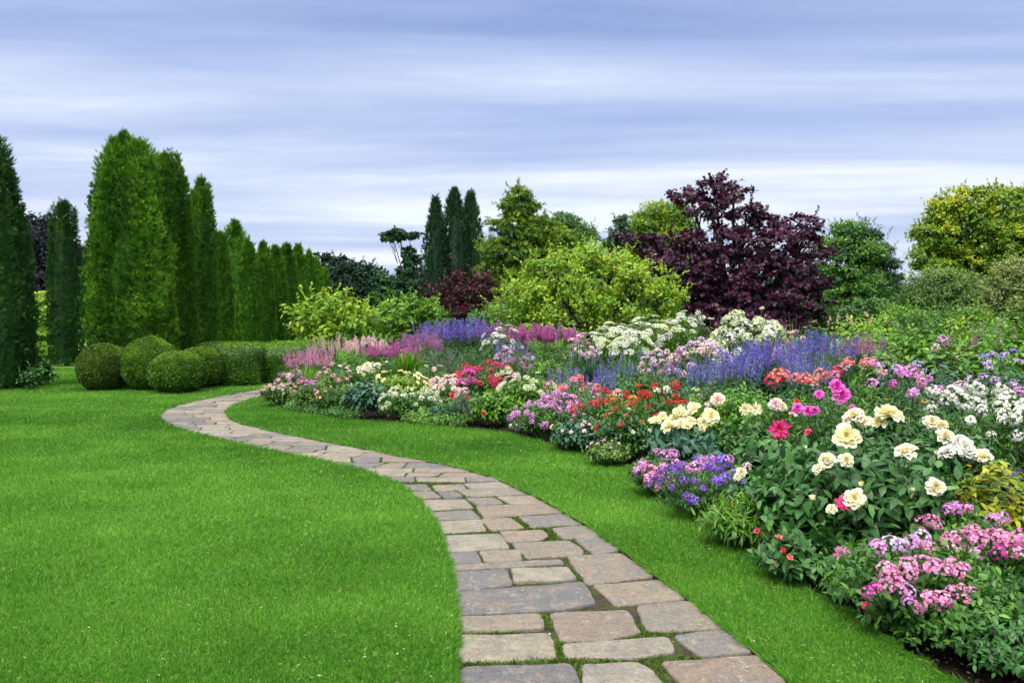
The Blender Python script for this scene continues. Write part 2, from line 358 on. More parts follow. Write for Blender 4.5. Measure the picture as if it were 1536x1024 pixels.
def sheet_bed():
    sheet('garden_soil', lambda y: xb(y)-.03, lambda y: y*0+19, 1., 22.8, 0, M['soil'], nx=60, zf=zbed)
sheet_bed()
mb = MB(); mb.add([(3, 22.8, .06), (40, 22.8, .06), (40, 27, .06), (3, 27, .06)], [(0, 1, 2, 3)]); tag(mb.build('garden_soil', M['soil']), kind='structure')

# ------------------------------------------------------------------ flagstones
def zz(*p): return [(560+x/3.161, 700+y/3.161) for x, y in p]
ST = [(.12, zz((425, 935), (935, 915), (962, 960), (985, 1030), (1010, 1110), (418, 1120))),
      (.85, zz((985, 925), (1240, 915), (1310, 950), (1385, 1030), (1010, 1035))),
      (.56, [(995, 989), (1128, 982), (1150, 990), (1192, 1032), (1035, 1040)]),
      (.95, zz((420, 790), (835, 780), (865, 895), (420, 915))),
      (.82, [(845, 963), (1000, 952), (1012, 974), (960, 982), (850, 984)]),
      (.30, [(1010, 950), (1090, 941), (1134, 974), (1050, 981)]),
      (.68, zz((415, 705), (790, 688), (808, 760), (430, 775))),
      (.55, zz((850, 685), (1200, 668), (1265, 775), (1100, 815), (890, 815))),
      (.42, [(955, 905), (1037, 900), (1088, 938), (972, 944)]),
      (.18, zz((395, 590), (990, 540), (1055, 640), (900, 670), (410, 698))),
      (.66, [(888, 875), (1000, 867), (1042, 896), (925, 904)]),
      (.22, zz((380, 495), (625, 485), (655, 555), (395, 580))),
      (.90, zz((655, 475), (915, 468), (955, 525), (670, 540))),
      (.45, zz((920, 415), (1225, 402), (1385, 512), (1015, 545))),
      (.20, zz((350, 400), (490, 398), (515, 450), (365, 460))),
      (.72, zz((505, 395), (690, 385), (705, 430), (530, 442))),
      (.38, zz((410, 460), (890, 432), (905, 455), (600, 474), (400, 487))),
      (.47, zz((660, 355), (925, 345), (1000, 385), (990, 410), (735, 425))),
      (.30, zz((955, 335), (1100, 335), (1210, 392), (1050, 408))),
      (.84, zz((300, 320), (600, 312), (645, 378), (340, 395))),
      (.66, zz((600, 300), (800, 292), (830, 320), (790, 342), (640, 348))),
      (.36, zz((845, 285), (1000, 275), (1090, 328), (900, 338))),
      (.80, zz((260, 258), (515, 245), (535, 298), (295, 308))),
      (.62, zz((515, 240), (650, 238), (715, 285), (560, 298))),
      (.25, zz((690, 232), (900, 215), (980, 268), (750, 283))),
      (.28, zz((225, 210), (470, 200), (500, 240), (250, 250))),
      (.58, zz((490, 180), (805, 168), (885, 212), (530, 235))),
      (.78, zz((180, 155), (430, 150), (480, 192), (220, 200))),
      (.30, zz((440, 143), (570, 138), (620, 168), (490, 175))),
      (.70, zz((585, 137), (700, 130), (775, 165), (650, 170))),
      (.50, zz((135, 115), (280, 112), (320, 142), (170, 148))),
      (.10, zz((305, 115), (390, 110), (425, 138), (345, 145))),
      (.40, zz((400, 105), (600, 92), (705, 125), (450, 135))),
      (.15, zz((100, 82), (250, 80), (270, 108), (130, 110))),
      (.64, zz((280, 82), (420, 78), (440, 100), (300, 110))),
      (.82, zz((430, 75), (560, 66), (620, 90), (470, 98)))]
STP = []
def stone(mb, P, tint, zt):
    P = np.asarray(P, float); c = P.mean(0)
    if ((P[:, 0]*np.roll(P[:, 1], -1)-np.roll(P[:, 0], -1)*P[:, 1]).sum()) < 0: P = P[::-1]
    for it in range(2):                                   # soften the corners a little
        f = .06
        nx_ = np.roll(P, -1, 0); ln = np.linalg.norm(nx_-P, axis=1, keepdims=True)
        k = np.minimum(.16, (.018 if it == 0 else .006)/np.maximum(ln, .01))
        P = np.stack([P+(nx_-P)*k, nx_-(nx_-P)*k], 1).reshape(-1, 2)
    out = []
    for i in range(len(P)):                               # subdivide long sides
        a, b = P[i], P[(i+1) % len(P)]; m_ = max(1, int(np.linalg.norm(b-a)/.035))
        for j in range(m_): out.append(a+(b-a)*j/m_)
    P = np.array(out); n = len(P)
    d = nrm(np.concatenate([P-c, np.zeros((n, 1))], 1))[:, :2]
    w = .009+fn(np.concatenate([P, np.full((n, 1), tint*9)], 1), 26.)*.006+fn(np.concatenate([P, np.full((n, 1), tint*5)], 1), 9.)*.008+rng.normal(0, .0012, n)
    P = P+d*w[:, None]
    tz = lambda Q_: zt+.003*fn(np.concatenate([Q_, np.full((len(Q_), 1), tint*3.)], 1), 9.)
    STP.append(P); I1 = P-d*.003; I2 = P-d*.010; I3 = c+(P-c)*.5
    z1 = tz(I1)-.003; z2 = tz(I2); z3 = tz(I3)
    V = np.concatenate([np.c_[P, np.full(n, -.06)], np.c_[P, z1-.008], np.c_[I1, z1], np.c_[I2, z2], np.c_[I3, z3], [[c[0], c[1], zt]]])
    Q = [(r*n+i, r*n+(i+1) % n, (r+1)*n+(i+1) % n, (r+1)*n+i) for r in range(4) for i in range(n)]
    T = [(4*n+i, 4*n+(i+1) % n, 5*n) for i in range(n)]
    mb.add(V, Q, T, tint=tint)
mb = MB()
for t_, p_ in ST:
    P = np.array([at(x, y)[:2] for x, y in p_])
    nearL = P[:, 0] < xl(P[:, 1])+.07; P[nearL, 0] = xl(P[nearL, 1])+.002
    nearR = P[:, 0] > xr(P[:, 1])-.13; P[nearR, 0] = xr(P[nearR, 1])-.004
    stone(mb, P, t_, -.004+rng.uniform(-.003, .003))
def row(y0, y1):
    """one course of flags between y0 and y1, cut to the path's edges"""
    g = .012 if y0 < 7 else .018
    lo, hi = y0+g, y1-g; ym = (lo+hi)/2
    slope = rng.normal(0, .02)
    a, b = xl(ym), xr(ym); n = max(1, round((b-a)/rng.uniform(.34, .56)))
    if n > 1:
        cuts = np.linspace(0, 1, n+1)[1:-1]+rng.uniform(-.22, .22, n-1)/n
    else: cuts = []
    cs = [None]+list(cuts)+[None]
    for i in range(n):
        def X(c, y, side):
            if c is None: return (xl(y)+.004) if side == 0 else (xr(y)-.004)
            sk = sks[i+side]
            return xl(ym)+(xr(ym)-xl(ym))*c+sk*(y-ym)
        if i == 0: sks = rng.normal(0, .25, n+1)
        h1 = lo+rng.uniform(-.006, .01); h2 = hi-rng.uniform(-.006, .012)
        p_ = []
        for y in (h1, (h1+h2)/2, h2): p_.append((float(X(cs[i], y, 0))+(g if cs[i] is not None else 0), y))
        for y in (h2, (h1+h2)/2, h1): p_.append((float(X(cs[i+1], y, 1))-(g if cs[i+1] is not None else 0), y))
        p_ = np.array(p_)
        if p_[3][0]-p_[0][0] < .06: continue
        stone(mb, p_, float(rng.choice([.08, .2, .2, .3, .4, .55, .66, .72, .8, .86, .95])+rng.normal(0, .03)), -.004+rng.uniform(-.004, .004))
y = 7.57
while y < 22:
    h = rng.uniform(.17, .34)*(1 if y < 12 else 1.1); row(y, y+h); y += h
for y in (1.1, 1.5, 1.95, 2.4, 2.75): row(y, y+.38)
tag(mb.build('path', M['stone']), kind='structure')

# moss and small weeds between the flags
n = 260000; Y = 2.6+rng.random(n)**1.6*12; X = xl(Y)+(xr(Y)-xl(Y))*rng.random(n)
P = np.stack([X, Y, np.full(n, -.020)], 1)
k = (fn(P, 2.6)+fn(P, 9)*.5 > .10); P = P[k]
ins = np.zeros(len(P), bool)
for S_ in STP:
    a0 = S_.min(0); a1 = S_.max(0); c_ = np.where((P[:, 0] > a0[0]) & (P[:, 0] < a1[0]) & (P[:, 1] > a0[1]) & (P[:, 1] < a1[1]))[0]
    if not len(c_): continue
    x_, y_ = P[c_, 0:1], P[c_, 1:2]; A0, A1 = S_, np.roll(S_, -1, 0)
    cr_ = ((A0[:, 1] > y_) != (A1[:, 1] > y_)) & (x_ < (A1[:, 0]-A0[:, 0])*(y_-A0[:, 1])/(A1[:, 1]-A0[:, 1]+1e-12)+A0[:, 0])
    ins[c_] |= cr_.sum(1) % 2 == 1
P = P[~ins]; n = len(P)
Yd = nrm(rdir(n)*np.array([1, 1, .4])+np.array([0, 0, .8])); Xf, Yf, Zf = frames(Yd, rdir(n))
mb = MB(); mb.inst(DIA, P, Xf, Yf, Zf, rng.uniform(.004, .009, n), rng.uniform(.008, .020, n)*np.clip(1+.7*fn(P, 4.), .4, 2.))
tag(mb.build('moss', M['moss']), 'soft green moss and weeds in the joints between the flagstones', 'moss', kind='stuff')

# a few fallen leaves on the path and the lawn
n = 260; Y = 3.+rng.random(n)**1.3*10; X = xl(Y)+rng.normal(.3, .9, n)*np.where(rng.random(n) < .5, 1, 2.2); P = np.stack([X, Y, np.where((X > xl(Y)) & (X < xr(Y)), .003, .028)], 1); k = X < xb(Y); P = P[k]; n = len(P)
Xf, Yf, Zf = frames(rdir(n)*np.array([1, 1, .15]), np.array([0, 0, 1.])+rdir(n)*.25); mb = MB(); q_ = rng.uniform(.008, .022, n); mb.inst(LEAF, P, Xf, Yf, Zf, q_*.6, q_)
tag(mb.build('fallen_leaves', M['straw']), 'small dry fallen leaves and petals scattered on the path and lawn', 'fallen leaves', kind='stuff')

# ------------------------------------------------------------------ mown grass blades
def grass():
    mb = MB(); BL = tpl([(-.5, 0, 0), (.5, 0, 0), (-.38, .55, .08), (.38, .55, .08), (0, 1, .34)], Q=[(0, 1, 3, 2)], T=[(2, 3, 4)])
    n = 1500000
    u = rng.random(n); a_ = .45; d0, d1 = 3.0, 23.
    d = (d0**a_+(d1**a_-d0**a_)*u)**(1/a_)                # density falls with distance
    lat = rng.uniform(-.72, .66, n)*(d+.6)
    ew = .014*fn(np.stack([lat*0, d, lat*0], 1), 6.)+.012*fn(np.stack([lat*0, d, lat*0+3], 1), 23.)+.006; k = (lat < xl(d)+ew) | ((lat > xr(d)-ew) & (lat < xb(d)+.02+2*ew)); k &= (d < 22.4) | (lat < 0)
    d = d[k]; lat = lat[k]; n = len(d); print('blades', n)
    P = np.stack([lat, d, np.full(n, -.002)], 1)
    sc = np.clip((d/3.4)**.72, 1, 4.0)
    edge = np.minimum(np.minimum(np.abs(lat-xl(d)), np.abs(lat-xr(d))), np.abs(lat-xb(d)))
    lean = rdir(n)*np.array([1, 1, .0])*rng.uniform(.2, 2.2, n)[:, None]+np.array([0, 0, 1.])
    sgn = np.where(lat < xl(d)+.01, 1., -1.)
    e = edge < .045; lean[e, 0] += sgn[e]*.9
    Xf, Yf, Zf = frames(lean, rdir(n)*np.array([1, 1, .2]))
    hgt = rng.uniform(.018, .036, n)*(1+.15*fn(P, .9))*np.clip(sc, 1, 1.5)
    hgt[e] *= 1.35
    t = np.clip(.44+.15*fn(P, .50)+.17*fn(P*np.array([.22, 1.2, 1]), 1.9)+.08*fn(P, 7.)+rng.normal(0, .20, n), 0, 1)
    mb.inst(BL, P, Xf, Yf, Zf, rng.uniform(.0022, .0042, n)*sc, hgt, hgt, tint=t)
    tag(mb.build('grass', M['grass']), 'short bright green mown lawn grass either side of the flagstone path', 'grass', kind='stuff')
    # pale clippings / dead blades
    k = rng.random(len(P)) < .006; P2 = P[k]; n2 = len(P2); P2[:, 2] += .02
    Xf, Yf, Zf = frames(rdir(n2)*np.array([1, 1, .3]), rdir(n2)); mb = MB()
    mb.inst(DIA, P2, Xf, Yf, Zf, .003*sc[k], .025*sc[k])
    tag(mb.build('clippings', M['straw']), 'pale dry clippings scattered through the lawn', 'clippings', kind='stuff')
grass()

# ------------------------------------------------------------------ clipped and columnar evergreens
def thuja(label, cx, cy, h, rw, rd, nsp, mat='thuja', size=.10, plumes=16, group=None, cat='conifer', name='columnar_conifer', taper=.55, hlo=.84, disp=.6, wf=1.7):
    root = empty(name, (cx, cy, -.01)); tag(root, label, cat, group)
    mb = MB()
    def prof(t):   # relative radius over relative height
        return np.interp(t, [0, .05, .3, .6, .8, .92, 1], [.86, .94, 1., 1-.08*(taper/.55), 1-.20*(taper/.55), 1-.34*(taper/.55), 1-.46*(taper/.55)])
    np_out = plumes; th = np.linspace(0, 2*math.pi, np_out, endpoint=False)+rng.uniform(-.2, .2, np_out)
    pl = [(np.cos(a), np.sin(a), h*rng.uniform(hlo, hlo+.13), rng.uniform(.66, .80)) for a in th]
    pl += [(np.cos(a), np.sin(a), h*rng.uniform(.93, 1.0), rng.uniform(.15, .42)) for a in rng.uniform(0, 6.28, max(4, np_out//3))]
    per = int(nsp/len(pl))
    for (ca, sa, hk, rr) in pl:
        inner = rr < .5
        w = (.34 if not inner else .30)*2*math.pi*.72/max(np_out, 6)*wf
        w = min(w, .42)
        t = rng.random(per)
        if inner: t = .6+.4*t
        ph = rng.uniform(0, 2*math.pi, per)
        loc_r = w*np.sqrt(np.clip(1-((t-.35)/.66)**2, .0, 1)) * np.where(t > .9, np.clip((1-t)/.1, .0, 1)**.6, 1)
        px_ = ca*rr*prof(t*hk/h)+loc_r*np.cos(ph); py_ = sa*rr*prof(t*hk/h)+loc_r*np.sin(ph)
        out = np.stack([np.cos(ph), np.sin(ph), np.full(per, .15)], 1)
        R = np.hypot(px_, py_); keep = (R > .70*prof(t*hk/h)) | (t > .86)
        P = np.stack([px_*rw, py_*rd, t*hk], 1)[keep]; out = out[keep]; t = t[keep]; m = len(P)
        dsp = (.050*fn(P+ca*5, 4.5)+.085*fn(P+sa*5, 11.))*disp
        P += out*(dsp+.03*rng.normal(size=m))[:, None]*np.array([1, 1, .4])*min(1, rw*1.2)
        tp_ = t > .9; P[tp_, 2] += np.abs(rng.normal(0, .06, tp_.sum()))*h/5
        Yd = nrm(out*.75+np.array([0, 0, 1.0])+rdir(m)*.42)
        Xf, Yf, Zf = frames(Yd, out+rdir(m)*.5)
        s = size*rng.uniform(.7, 1.3, m)*np.where(t > .93, 1.1, 1)
        ti = np.clip(.36+dsp*2.2+.10*fn(P, 9.)+rng.normal(0, .15, m)+rng.normal(0, .09)+.12*(t > .9), 0, 1)   # younger, paler growth at the tips; lit bulges and shaded hollows put into tint
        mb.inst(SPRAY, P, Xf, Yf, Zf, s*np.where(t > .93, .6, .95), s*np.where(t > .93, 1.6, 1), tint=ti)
    # dense inner body
    zs = np.linspace(0.02, .84, 10); k = 16; an = np.linspace(0, 2*math.pi, k, endpoint=False)
    V = np.array([(math.cos(a)*.70*rw*prof(z)*(1 if z < .7 else .8), math.sin(a)*.70*rd*prof(z)*(1 if z < .7 else .8), z*h) for z in zs for a in an]+[(0, 0, h*.9)])
    Q = [(j*k+i, j*k+(i+1) % k, (j+1)*k+(i+1) % k, (j+1)*k+i) for j in range(9) for i in range(k)]
    T = [(9*k+i, 9*k+(i+1) % k, 10*k) for i in range(k)]
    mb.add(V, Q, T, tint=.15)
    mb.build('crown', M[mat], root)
    tb = MB(); tube(tb, [(0, 0, -.1), (0, 0, h*.4), (0, 0, h*.8)], .09*rw+.04, .03, 8); tb.build('trunk', M['bark'], root)
    return root
def Xat(px, Y): return pt(px, 470, Y)[0]
def Zat(py, Y): return pt(768, py, Y)[2]
def th_px(label, px, ytop, d, wpx, n, **k):
    return thuja(label, Xat(px, d), d, Zat(ytop, d), wpx*d/FPX/2, wpx*d/FPX/2*k.pop('deep', 1.0), n, **k)
HG = 'columnar conifers in the receding row'
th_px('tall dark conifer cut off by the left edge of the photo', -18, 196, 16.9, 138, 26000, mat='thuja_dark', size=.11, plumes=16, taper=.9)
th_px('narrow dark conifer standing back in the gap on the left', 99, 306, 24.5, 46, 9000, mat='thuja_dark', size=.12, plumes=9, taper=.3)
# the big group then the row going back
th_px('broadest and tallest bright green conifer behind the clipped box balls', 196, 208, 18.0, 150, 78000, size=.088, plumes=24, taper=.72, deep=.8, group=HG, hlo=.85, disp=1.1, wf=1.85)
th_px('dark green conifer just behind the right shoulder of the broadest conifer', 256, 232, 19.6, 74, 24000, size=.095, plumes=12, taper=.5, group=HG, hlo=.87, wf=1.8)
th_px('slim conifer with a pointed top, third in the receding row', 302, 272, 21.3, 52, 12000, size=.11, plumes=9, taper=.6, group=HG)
rowd = [(332, 352, 24, 30), (352, 334, 27.5, 56), (374, 362, 26, 30), (396, 366, 27.5, 30), (415, 370, 29, 30), (432, 364, 31, 34), (449, 370, 33, 32), (463, 378, 35, 28),
        (475, 388, 37.5, 26), (486, 402, 40, 24)]
ordn = ['low conifer beside the slim pointed one, in front of the taller flat-topped one', 'tall conifer with a broad feathery top standing behind the row', 'narrow conifer below the right edge of the feathery-topped one',
        'narrow conifer at the middle of the hedge-like row', 'narrow conifer just right of the middle of the row', 'wide conifer where the row rises again', 'conifer right of the wide one in the row',
        'fourth conifer from the far end of the row', 'second conifer from the far end of the row', 'last and smallest conifer at the far end of the row']
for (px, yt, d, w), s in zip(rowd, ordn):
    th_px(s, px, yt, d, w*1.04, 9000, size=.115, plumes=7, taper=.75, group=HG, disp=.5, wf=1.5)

def clipped(label, name, cx, cy, cz, rx, ry, rz, n, mat, size=.035, power=2., group=None, rot=0., cat='shrub'):
    """clipped shrub: small leaves all over a (super)ellipsoid"""
    root = empty(name, (cx, cy, 0)); tag(root, label, cat, group); root.rotation_euler = (0, 0, rot)
    mb = MB(); D = rdir(n)
    q = (np.abs(D)**power).sum(1)**(-1/power); S = D*q[:, None]
    P = S*np.array([rx, ry, rz]); nn = nrm(np.sign(D)*np.abs(S)**(power-1)/np.array([rx, ry, rz]))
    P += nn*(.030*fn(P, 6.)+.014*fn(P, 17)+rng.normal(0, .010, n)-.01)[:, None]; P[:, 2] += cz
    k = P[:, 2] > .02; P = P[k]; nn = nn[k]; m = len(P)
    Yd = nrm(nn*.8+rdir(m)*.8+np.array([0, 0, .25])); Xf, Yf, Zf = frames(Yd, nn+rdir(m)*.9)
    s = size*rng.uniform(.7, 1.35, m)
    ti = np.clip(.32+.30*fn(P, 9.)*.6+.18*np.clip(nn[:, 2], -.5, 1)+rng.normal(0, .17, m), 0, 1)  # tops tinted lighter, undersides darker: overhead light put into the leaf colour
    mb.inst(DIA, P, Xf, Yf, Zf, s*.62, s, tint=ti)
    k_ = 22; j_ = 12; V = []
    for j in range(j_+1):
        for i in range(k_):
            a = math.pi*j/j_; b = 2*math.pi*i/k_; dd = np.array([math.sin(a)*math.cos(b), math.sin(a)*math.sin(b), math.cos(a)])
            s_ = dd*(np.abs(dd)**power).sum()**(-1/power)*.955*np.array([rx, ry, rz]); V.append((s_[0], s_[1], max(0, s_[2]+cz)))
    mb.add(V, [(j*k_+i, j*k_+(i+1) % k_, (j+1)*k_+(i+1) % k_, (j+1)*k_+i) for j in range(j_) for i in range(k_)], tint=.1)
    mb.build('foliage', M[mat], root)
    tb = MB(); tube(tb, [(0, 0, -.05), (0, 0, cz)], .05, .03, 6); tb.build('stem', M['bark'], root)
def ball(label, px, ytop, ybase, wpx, mat, n=30000):
    d = at(px, ybase)[1]+wpx/2/FPX*14; z1 = Zat(ytop, d); rx = wpx*d/FPX/2
    rz = z1/2*1.04; clipped(label, 'box_ball', Xat(px, d), d, z1-rz, rx, rx, rz, n, mat, group='clipped box balls', size=.030)
ball('bronze-tinged clipped box ball at the left end of the group', 154, 516, 588, 72, 'box_bronze')
ball('tallest clipped box ball with a bright green top', 224, 506, 588, 78, 'box')
ball('low wide clipped box ball in front of the others', 266, 528, 592, 84, 'box')
ball('clipped box ball half hidden behind the low front one', 300, 521, 584, 70, 'box')
d_ = 17.7
clipped('rounded end block of the clipped hedge next to the box balls', 'clipped_hedge', Xat(352, 17.8), 18.0, .40, .55, .75, .50, 16000, 'box', power=5.5, group='blocks of the clipped hedge', cat='hedge')
clipped('second rounded block of the clipped hedge, ending by the strap-leaved clump', 'clipped_hedge', Xat(412, 18.6), 18.9, .38, .62, .8, .48, 16000, 'box', power=5.5, group='blocks of the clipped hedge', cat='hedge')
clipped('far block of the clipped hedge with its flat top curving away', 'clipped_hedge', Xat(440, 21), 21.2, .36, .95, .9, .48, 14000, 'box', power=5.5, group='blocks of the clipped hedge', cat='hedge', size=.04)
clipped('long low hedge running back behind the box balls', 'clipped_hedge', Xat(352, 20.5), 20.4, .36, 1.0, .9, .48, 10000, 'box', power=5.5, group='blocks of the clipped hedge', cat='hedge', size=.04)

# ------------------------------------------------------------------ free-growing trees and shrubs
def tree(label, name, cat, px, d, blobs, K, m, mat, leaf=.14, rc=.35, tplt=DIA, asp=.6, flat=.7, trunk=.12, group=None, up=.4, core=.5, branch=.25, low=None, droop=0., tip=.12, stem=False, shell=.72, barkvis=1., shoots=0, sl=.45):
    """blobs: (px, py, rx_px, ry_px[, depth offset m]) in the photo at distance d"""
    base = np.array([Xat(px, d), d, 0.]); root = empty(name, base-np.array([0, 0, .01])); tag(root, label, cat, group)
    B = []
    for b in blobs:
        dy = b[4] if len(b) > 4 else 0.
        c = pt(b[0], b[1], d+dy)-base; rx = b[2]*d/FPX; rz = b[3]*d/FPX; B.append((c, np.array([rx, min(rx, max(rz*1.2, rx*.75)), rz])))
    wts = np.array([r[0]*r[2]+r[1]*r[2] for c, r in B]); wts = wts/wts.sum()
    C = []; O = []
    idx = rng.choice(len(B), K, p=wts)
    D = rdir(K); rad = rng.uniform(shell, 1., K)*(1+.13*fn(D*2+px, 1.6)+.10*fn(D*3, 3.1))
    for i, (c, r) in enumerate(B):
        k = idx == i; C.append(c+D[k]*r*rad[k][:, None]); O.append(nrm(D[k]/r))
    C = np.concatenate(C); O = np.concatenate(O)
    inside = np.zeros(len(C), bool)
    for c, r in B: inside |= (((C-c)/r)**2).sum(1) < .42
    C = C[~inside]; O = O[~inside]
    k = C[:, 2] > .12; C = C[k]; O = O[k]; K = len(C)
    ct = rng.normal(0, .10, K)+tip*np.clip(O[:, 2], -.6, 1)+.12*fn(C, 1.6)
    idx = np.repeat(np.arange(K), m); n = len(idx)
    off = rdir(n)*(rng.random(n)**.45)[:, None]*rc*np.array([1, 1, flat])*rng.uniform(.7, 1.25, K)[idx][:, None]
    P = C[idx]+off; on = nrm(O[idx]*.7+off/rc*.8+np.array([0, 0, up])+rdir(n)*.35)
    Yd = nrm(np.cross(on, rdir(n))+on*.25+O[idx]*.35+np.array([0, 0, -droop]))
    Xf, Yf, Zf = frames(Yd, on)
    s = leaf*rng.uniform(.65, 1.3, n)
    k = P[:, 2] > .02
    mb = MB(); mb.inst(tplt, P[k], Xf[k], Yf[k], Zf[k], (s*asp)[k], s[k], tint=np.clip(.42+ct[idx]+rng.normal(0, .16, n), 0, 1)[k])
    if shoots:      # young shoots standing out of the outline, leaves in pairs along them
        up_ = np.where(O[:, 2] > -.25)[0]; js = rng.choice(up_, min(shoots, len(up_)), replace=False)
        for j in js:
            dd = nrm(O[j]*.8+np.array([0, 0, .7])+rdir(1)[0]*.45); ln_ = sl*rng.uniform(.5, 1.3); q = 12; tt_ = np.linspace(.15, 1, q)[:, None]
            Q0 = C[j]+dd*tt_*ln_+np.array([0, 0, -.15])*ln_*tt_**2; aa = rdir(q); Yq = nrm(np.cross(dd, aa)*.9+dd*.6); Xq, Yq, Zq = frames(Yq, nrm(aa*.3+np.array([0, 0, 1.])))
            mb.inst(tplt, Q0, Xq, Yq, Zq, leaf*.8*asp, leaf*.85*(1.25-.6*tt_[:, 0]), tint=np.clip(rng.normal(.68, .15, q), 0, 1))
    if core:
        nc = int(K*m*.16*core)
        i2 = rng.choice(len(B), nc, p=wts); DD = rdir(nc)*(rng.random(nc)**.4)[:, None]*.80
        PP = np.array([B[i][0] for i in i2])+DD*np.array([B[i][1] for i in i2]); k = PP[:, 2] > .05; PP = PP[k]; nc = len(PP)
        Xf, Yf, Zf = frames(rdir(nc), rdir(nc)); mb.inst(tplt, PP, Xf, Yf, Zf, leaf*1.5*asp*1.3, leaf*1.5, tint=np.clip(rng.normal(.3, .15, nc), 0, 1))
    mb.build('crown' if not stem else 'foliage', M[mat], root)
    tb = MB(); cc = np.average([c for c, r in B], axis=0, weights=wts); top = cc*np.array([.6, .6, .9])
    tube(tb, [(0, 0, -.1), top*np.array([.2, .2, .35]), top*np.array([.7, .7, .75]), top], trunk, trunk*.4, 8)
    lb = [(c, r) for c, r in B]
    for c, r in lb:
        s0 = top*rng.uniform(.3, .75); mid = (s0+c)/2+np.array([0, 0, -.1*r[2]])
        tube(tb, [s0, mid, c], trunk*.5, trunk*.22, 6)
    sel = rng.choice(K, int(K*branch), replace=False)
    for j in sel:
        i = int(np.argmin([((C[j]-c)**2).sum() for c, r in B])); s0 = B[i][0]*rng.uniform(.75, 1.)
        mid = (s0+C[j])/2+rdir(1)[0]*rc*.4
        tube(tb, [s0, mid, C[j]], trunk*.2*barkvis, trunk*.07*barkvis, 4)
    tb.build('trunk' if not stem else 'stem', M['bark'], root)
    return root
TB = 'trees beyond the flower bed'
# left gap
tree('dark bluish wooded hill tree seen through the gap on the left', 'broadleaf_tree', 'tree', 62, 75, [(48, 375, 30, 48), (70, 372, 24, 46), (90, 400, 25, 50), (40, 420, 30, 40), (68, 425, 34, 44)], 260, 34, 'farwood_purple', leaf=.5, rc=1.1, trunk=.3)
tree('yellow-green layered shrub in the gap between the two dark conifers', 'shrub', 'shrub', 64, 32, [(66, 462, 26, 26), (60, 488, 28, 26), (74, 505, 20, 20)], 220, 40, 'lime', leaf=.11, rc=.25, flat=.4, stem=True)
tree('low light green shrub under the yellow-green one in the gap', 'shrub', 'shrub', 66, 25.5, [(66, 528, 20, 12), (82, 535, 15, 10), (58, 538, 14, 9)], 90, 36, 'bright', leaf=.07, rc=.13, trunk=.03, stem=True)
tree('small leafy plant at the foot of the cut-off conifer', 'shrub', 'shrub', 58, 17.6, [(56, 556, 16, 17), (66, 566, 12, 12)], 46, 24, 'dark', leaf=.09, rc=.11, trunk=.02, stem=True, core=.2)
tree('tiny dark leaved plant with pale shoots on the lawn edge at far left', 'shrub', 'shrub', 42, 16.6, [(44, 570, 12, 10), (52, 560, 9, 8)], 26, 16, 'dark', leaf=.07, rc=.1, trunk=.02, stem=True, core=.2, shoots=8, sl=.2)
# far wood and hill trees
def woods():
    mb = MB(); n = 0; C = []
    for i in range(560):
        Y = rng.uniform(95, 150); X = rng.uniform(-105, 125); px = 768+X/Y*FPX
        ytop = np.interp(px, [-100, 0, 90, 300, 470, 520, 580, 640, 720, 900, 1240, 1340, 1365, 1400, 1700], [330, 335, 350, 380, 392, 402, 412, 405, 395, 400, 405, 420, 430, 420, 400])
        h = max(2.5, Zat(ytop+rng.uniform(0, 26), Y)); C.append((X, Y, h))
    for X, Y, h in C:
        r = h*.34; m = 85; D = rdir(m); z = rng.random(m)
        w = r*np.sqrt(1-z**2*.85)
        P = np.stack([X+D[:, 0]*w, Y+D[:, 1]*w, z*h], 1); on = nrm(D+np.array([0, 0, .5]))
        Xf, Yf, Zf = frames(np.cross(on, rdir(m))+on*.2, on); s = rng.uniform(.7, 1.5, m)
        mb.inst(MAPLE, P, Xf, Yf, Zf, s, s, tint=np.clip(rng.normal(.45+rng.normal(0, .12), .15, m), 0, 1))
    tag(mb.build('distant_wood', M['farwood']), 'dark wooded skyline beyond the garden', 'wood', kind='stuff')
woods()
tree('distant flat-topped pine on the skyline past the end of the row', 'pine_tree', 'tree', 487, 85, [(482, 384, 11, 4), (495, 389, 9, 4), (488, 400, 7, 4)], 26, 20, 'farwood', leaf=.35, rc=.5, flat=.3, trunk=.18, core=.2, group=TB)
hz = [(512, 405, 20, 24, 'farwood', 'rounded dark tree on the skyline just right of the row'), (540, 412, 22, 20, 'farwood', 'second rounded dark tree on the skyline'), (568, 420, 20, 18, 'cypress', 'low dark tree left of the flat-topped cedar'),
      (530, 440, 30, 22, 'cypress', 'dark green bushy tree above the young lime-leaved tree'), (575, 446, 26, 20, 'mid', 'mid green bushy tree below the flat-topped cedar'), (625, 450, 30, 24, 'cypress', 'dark bushy tree below the three cypresses, left side')]
for px, py, rx, ry, mt, lb in hz:
    tree(lb, 'broadleaf_tree', 'tree', px, 55, [(px, py, rx, ry*.7), (px-rx*.5, py+ry*.7, rx*.8, ry*.8), (px+rx*.5, py+ry*.8, rx*.8, ry*.8), (px, py+ry*1.4, rx*1.2, ry)], 170, 30, mt, leaf=.30, rc=.55, flat=.45, trunk=.16, group=TB, shoots=40, sl=.8)
tree('dark cedar with a flat spreading top like an umbrella', 'cedar_tree', 'tree', 616, 48, [(600, 352, 32, 4), (590, 358, 20, 3.5), (615, 354, 14, 4), (600, 347, 15, 3), (612, 376, 9, 6), (617, 390, 15, 8), (612, 408, 20, 10), (618, 428, 26, 16)], 420, 26, 'cypress', leaf=.17, rc=.16, flat=.35, trunk=.09, core=.5, branch=.15, shoots=20, sl=.3, shell=.5)
CG = 'slender dark cypresses'
th_px('leftmost of the three slender dark cypresses', 654, 301, 38, 44, 9000, mat='cypress', size=.17, plumes=8, taper=1.1, name='cypress_tree', cat='tree', group=CG)
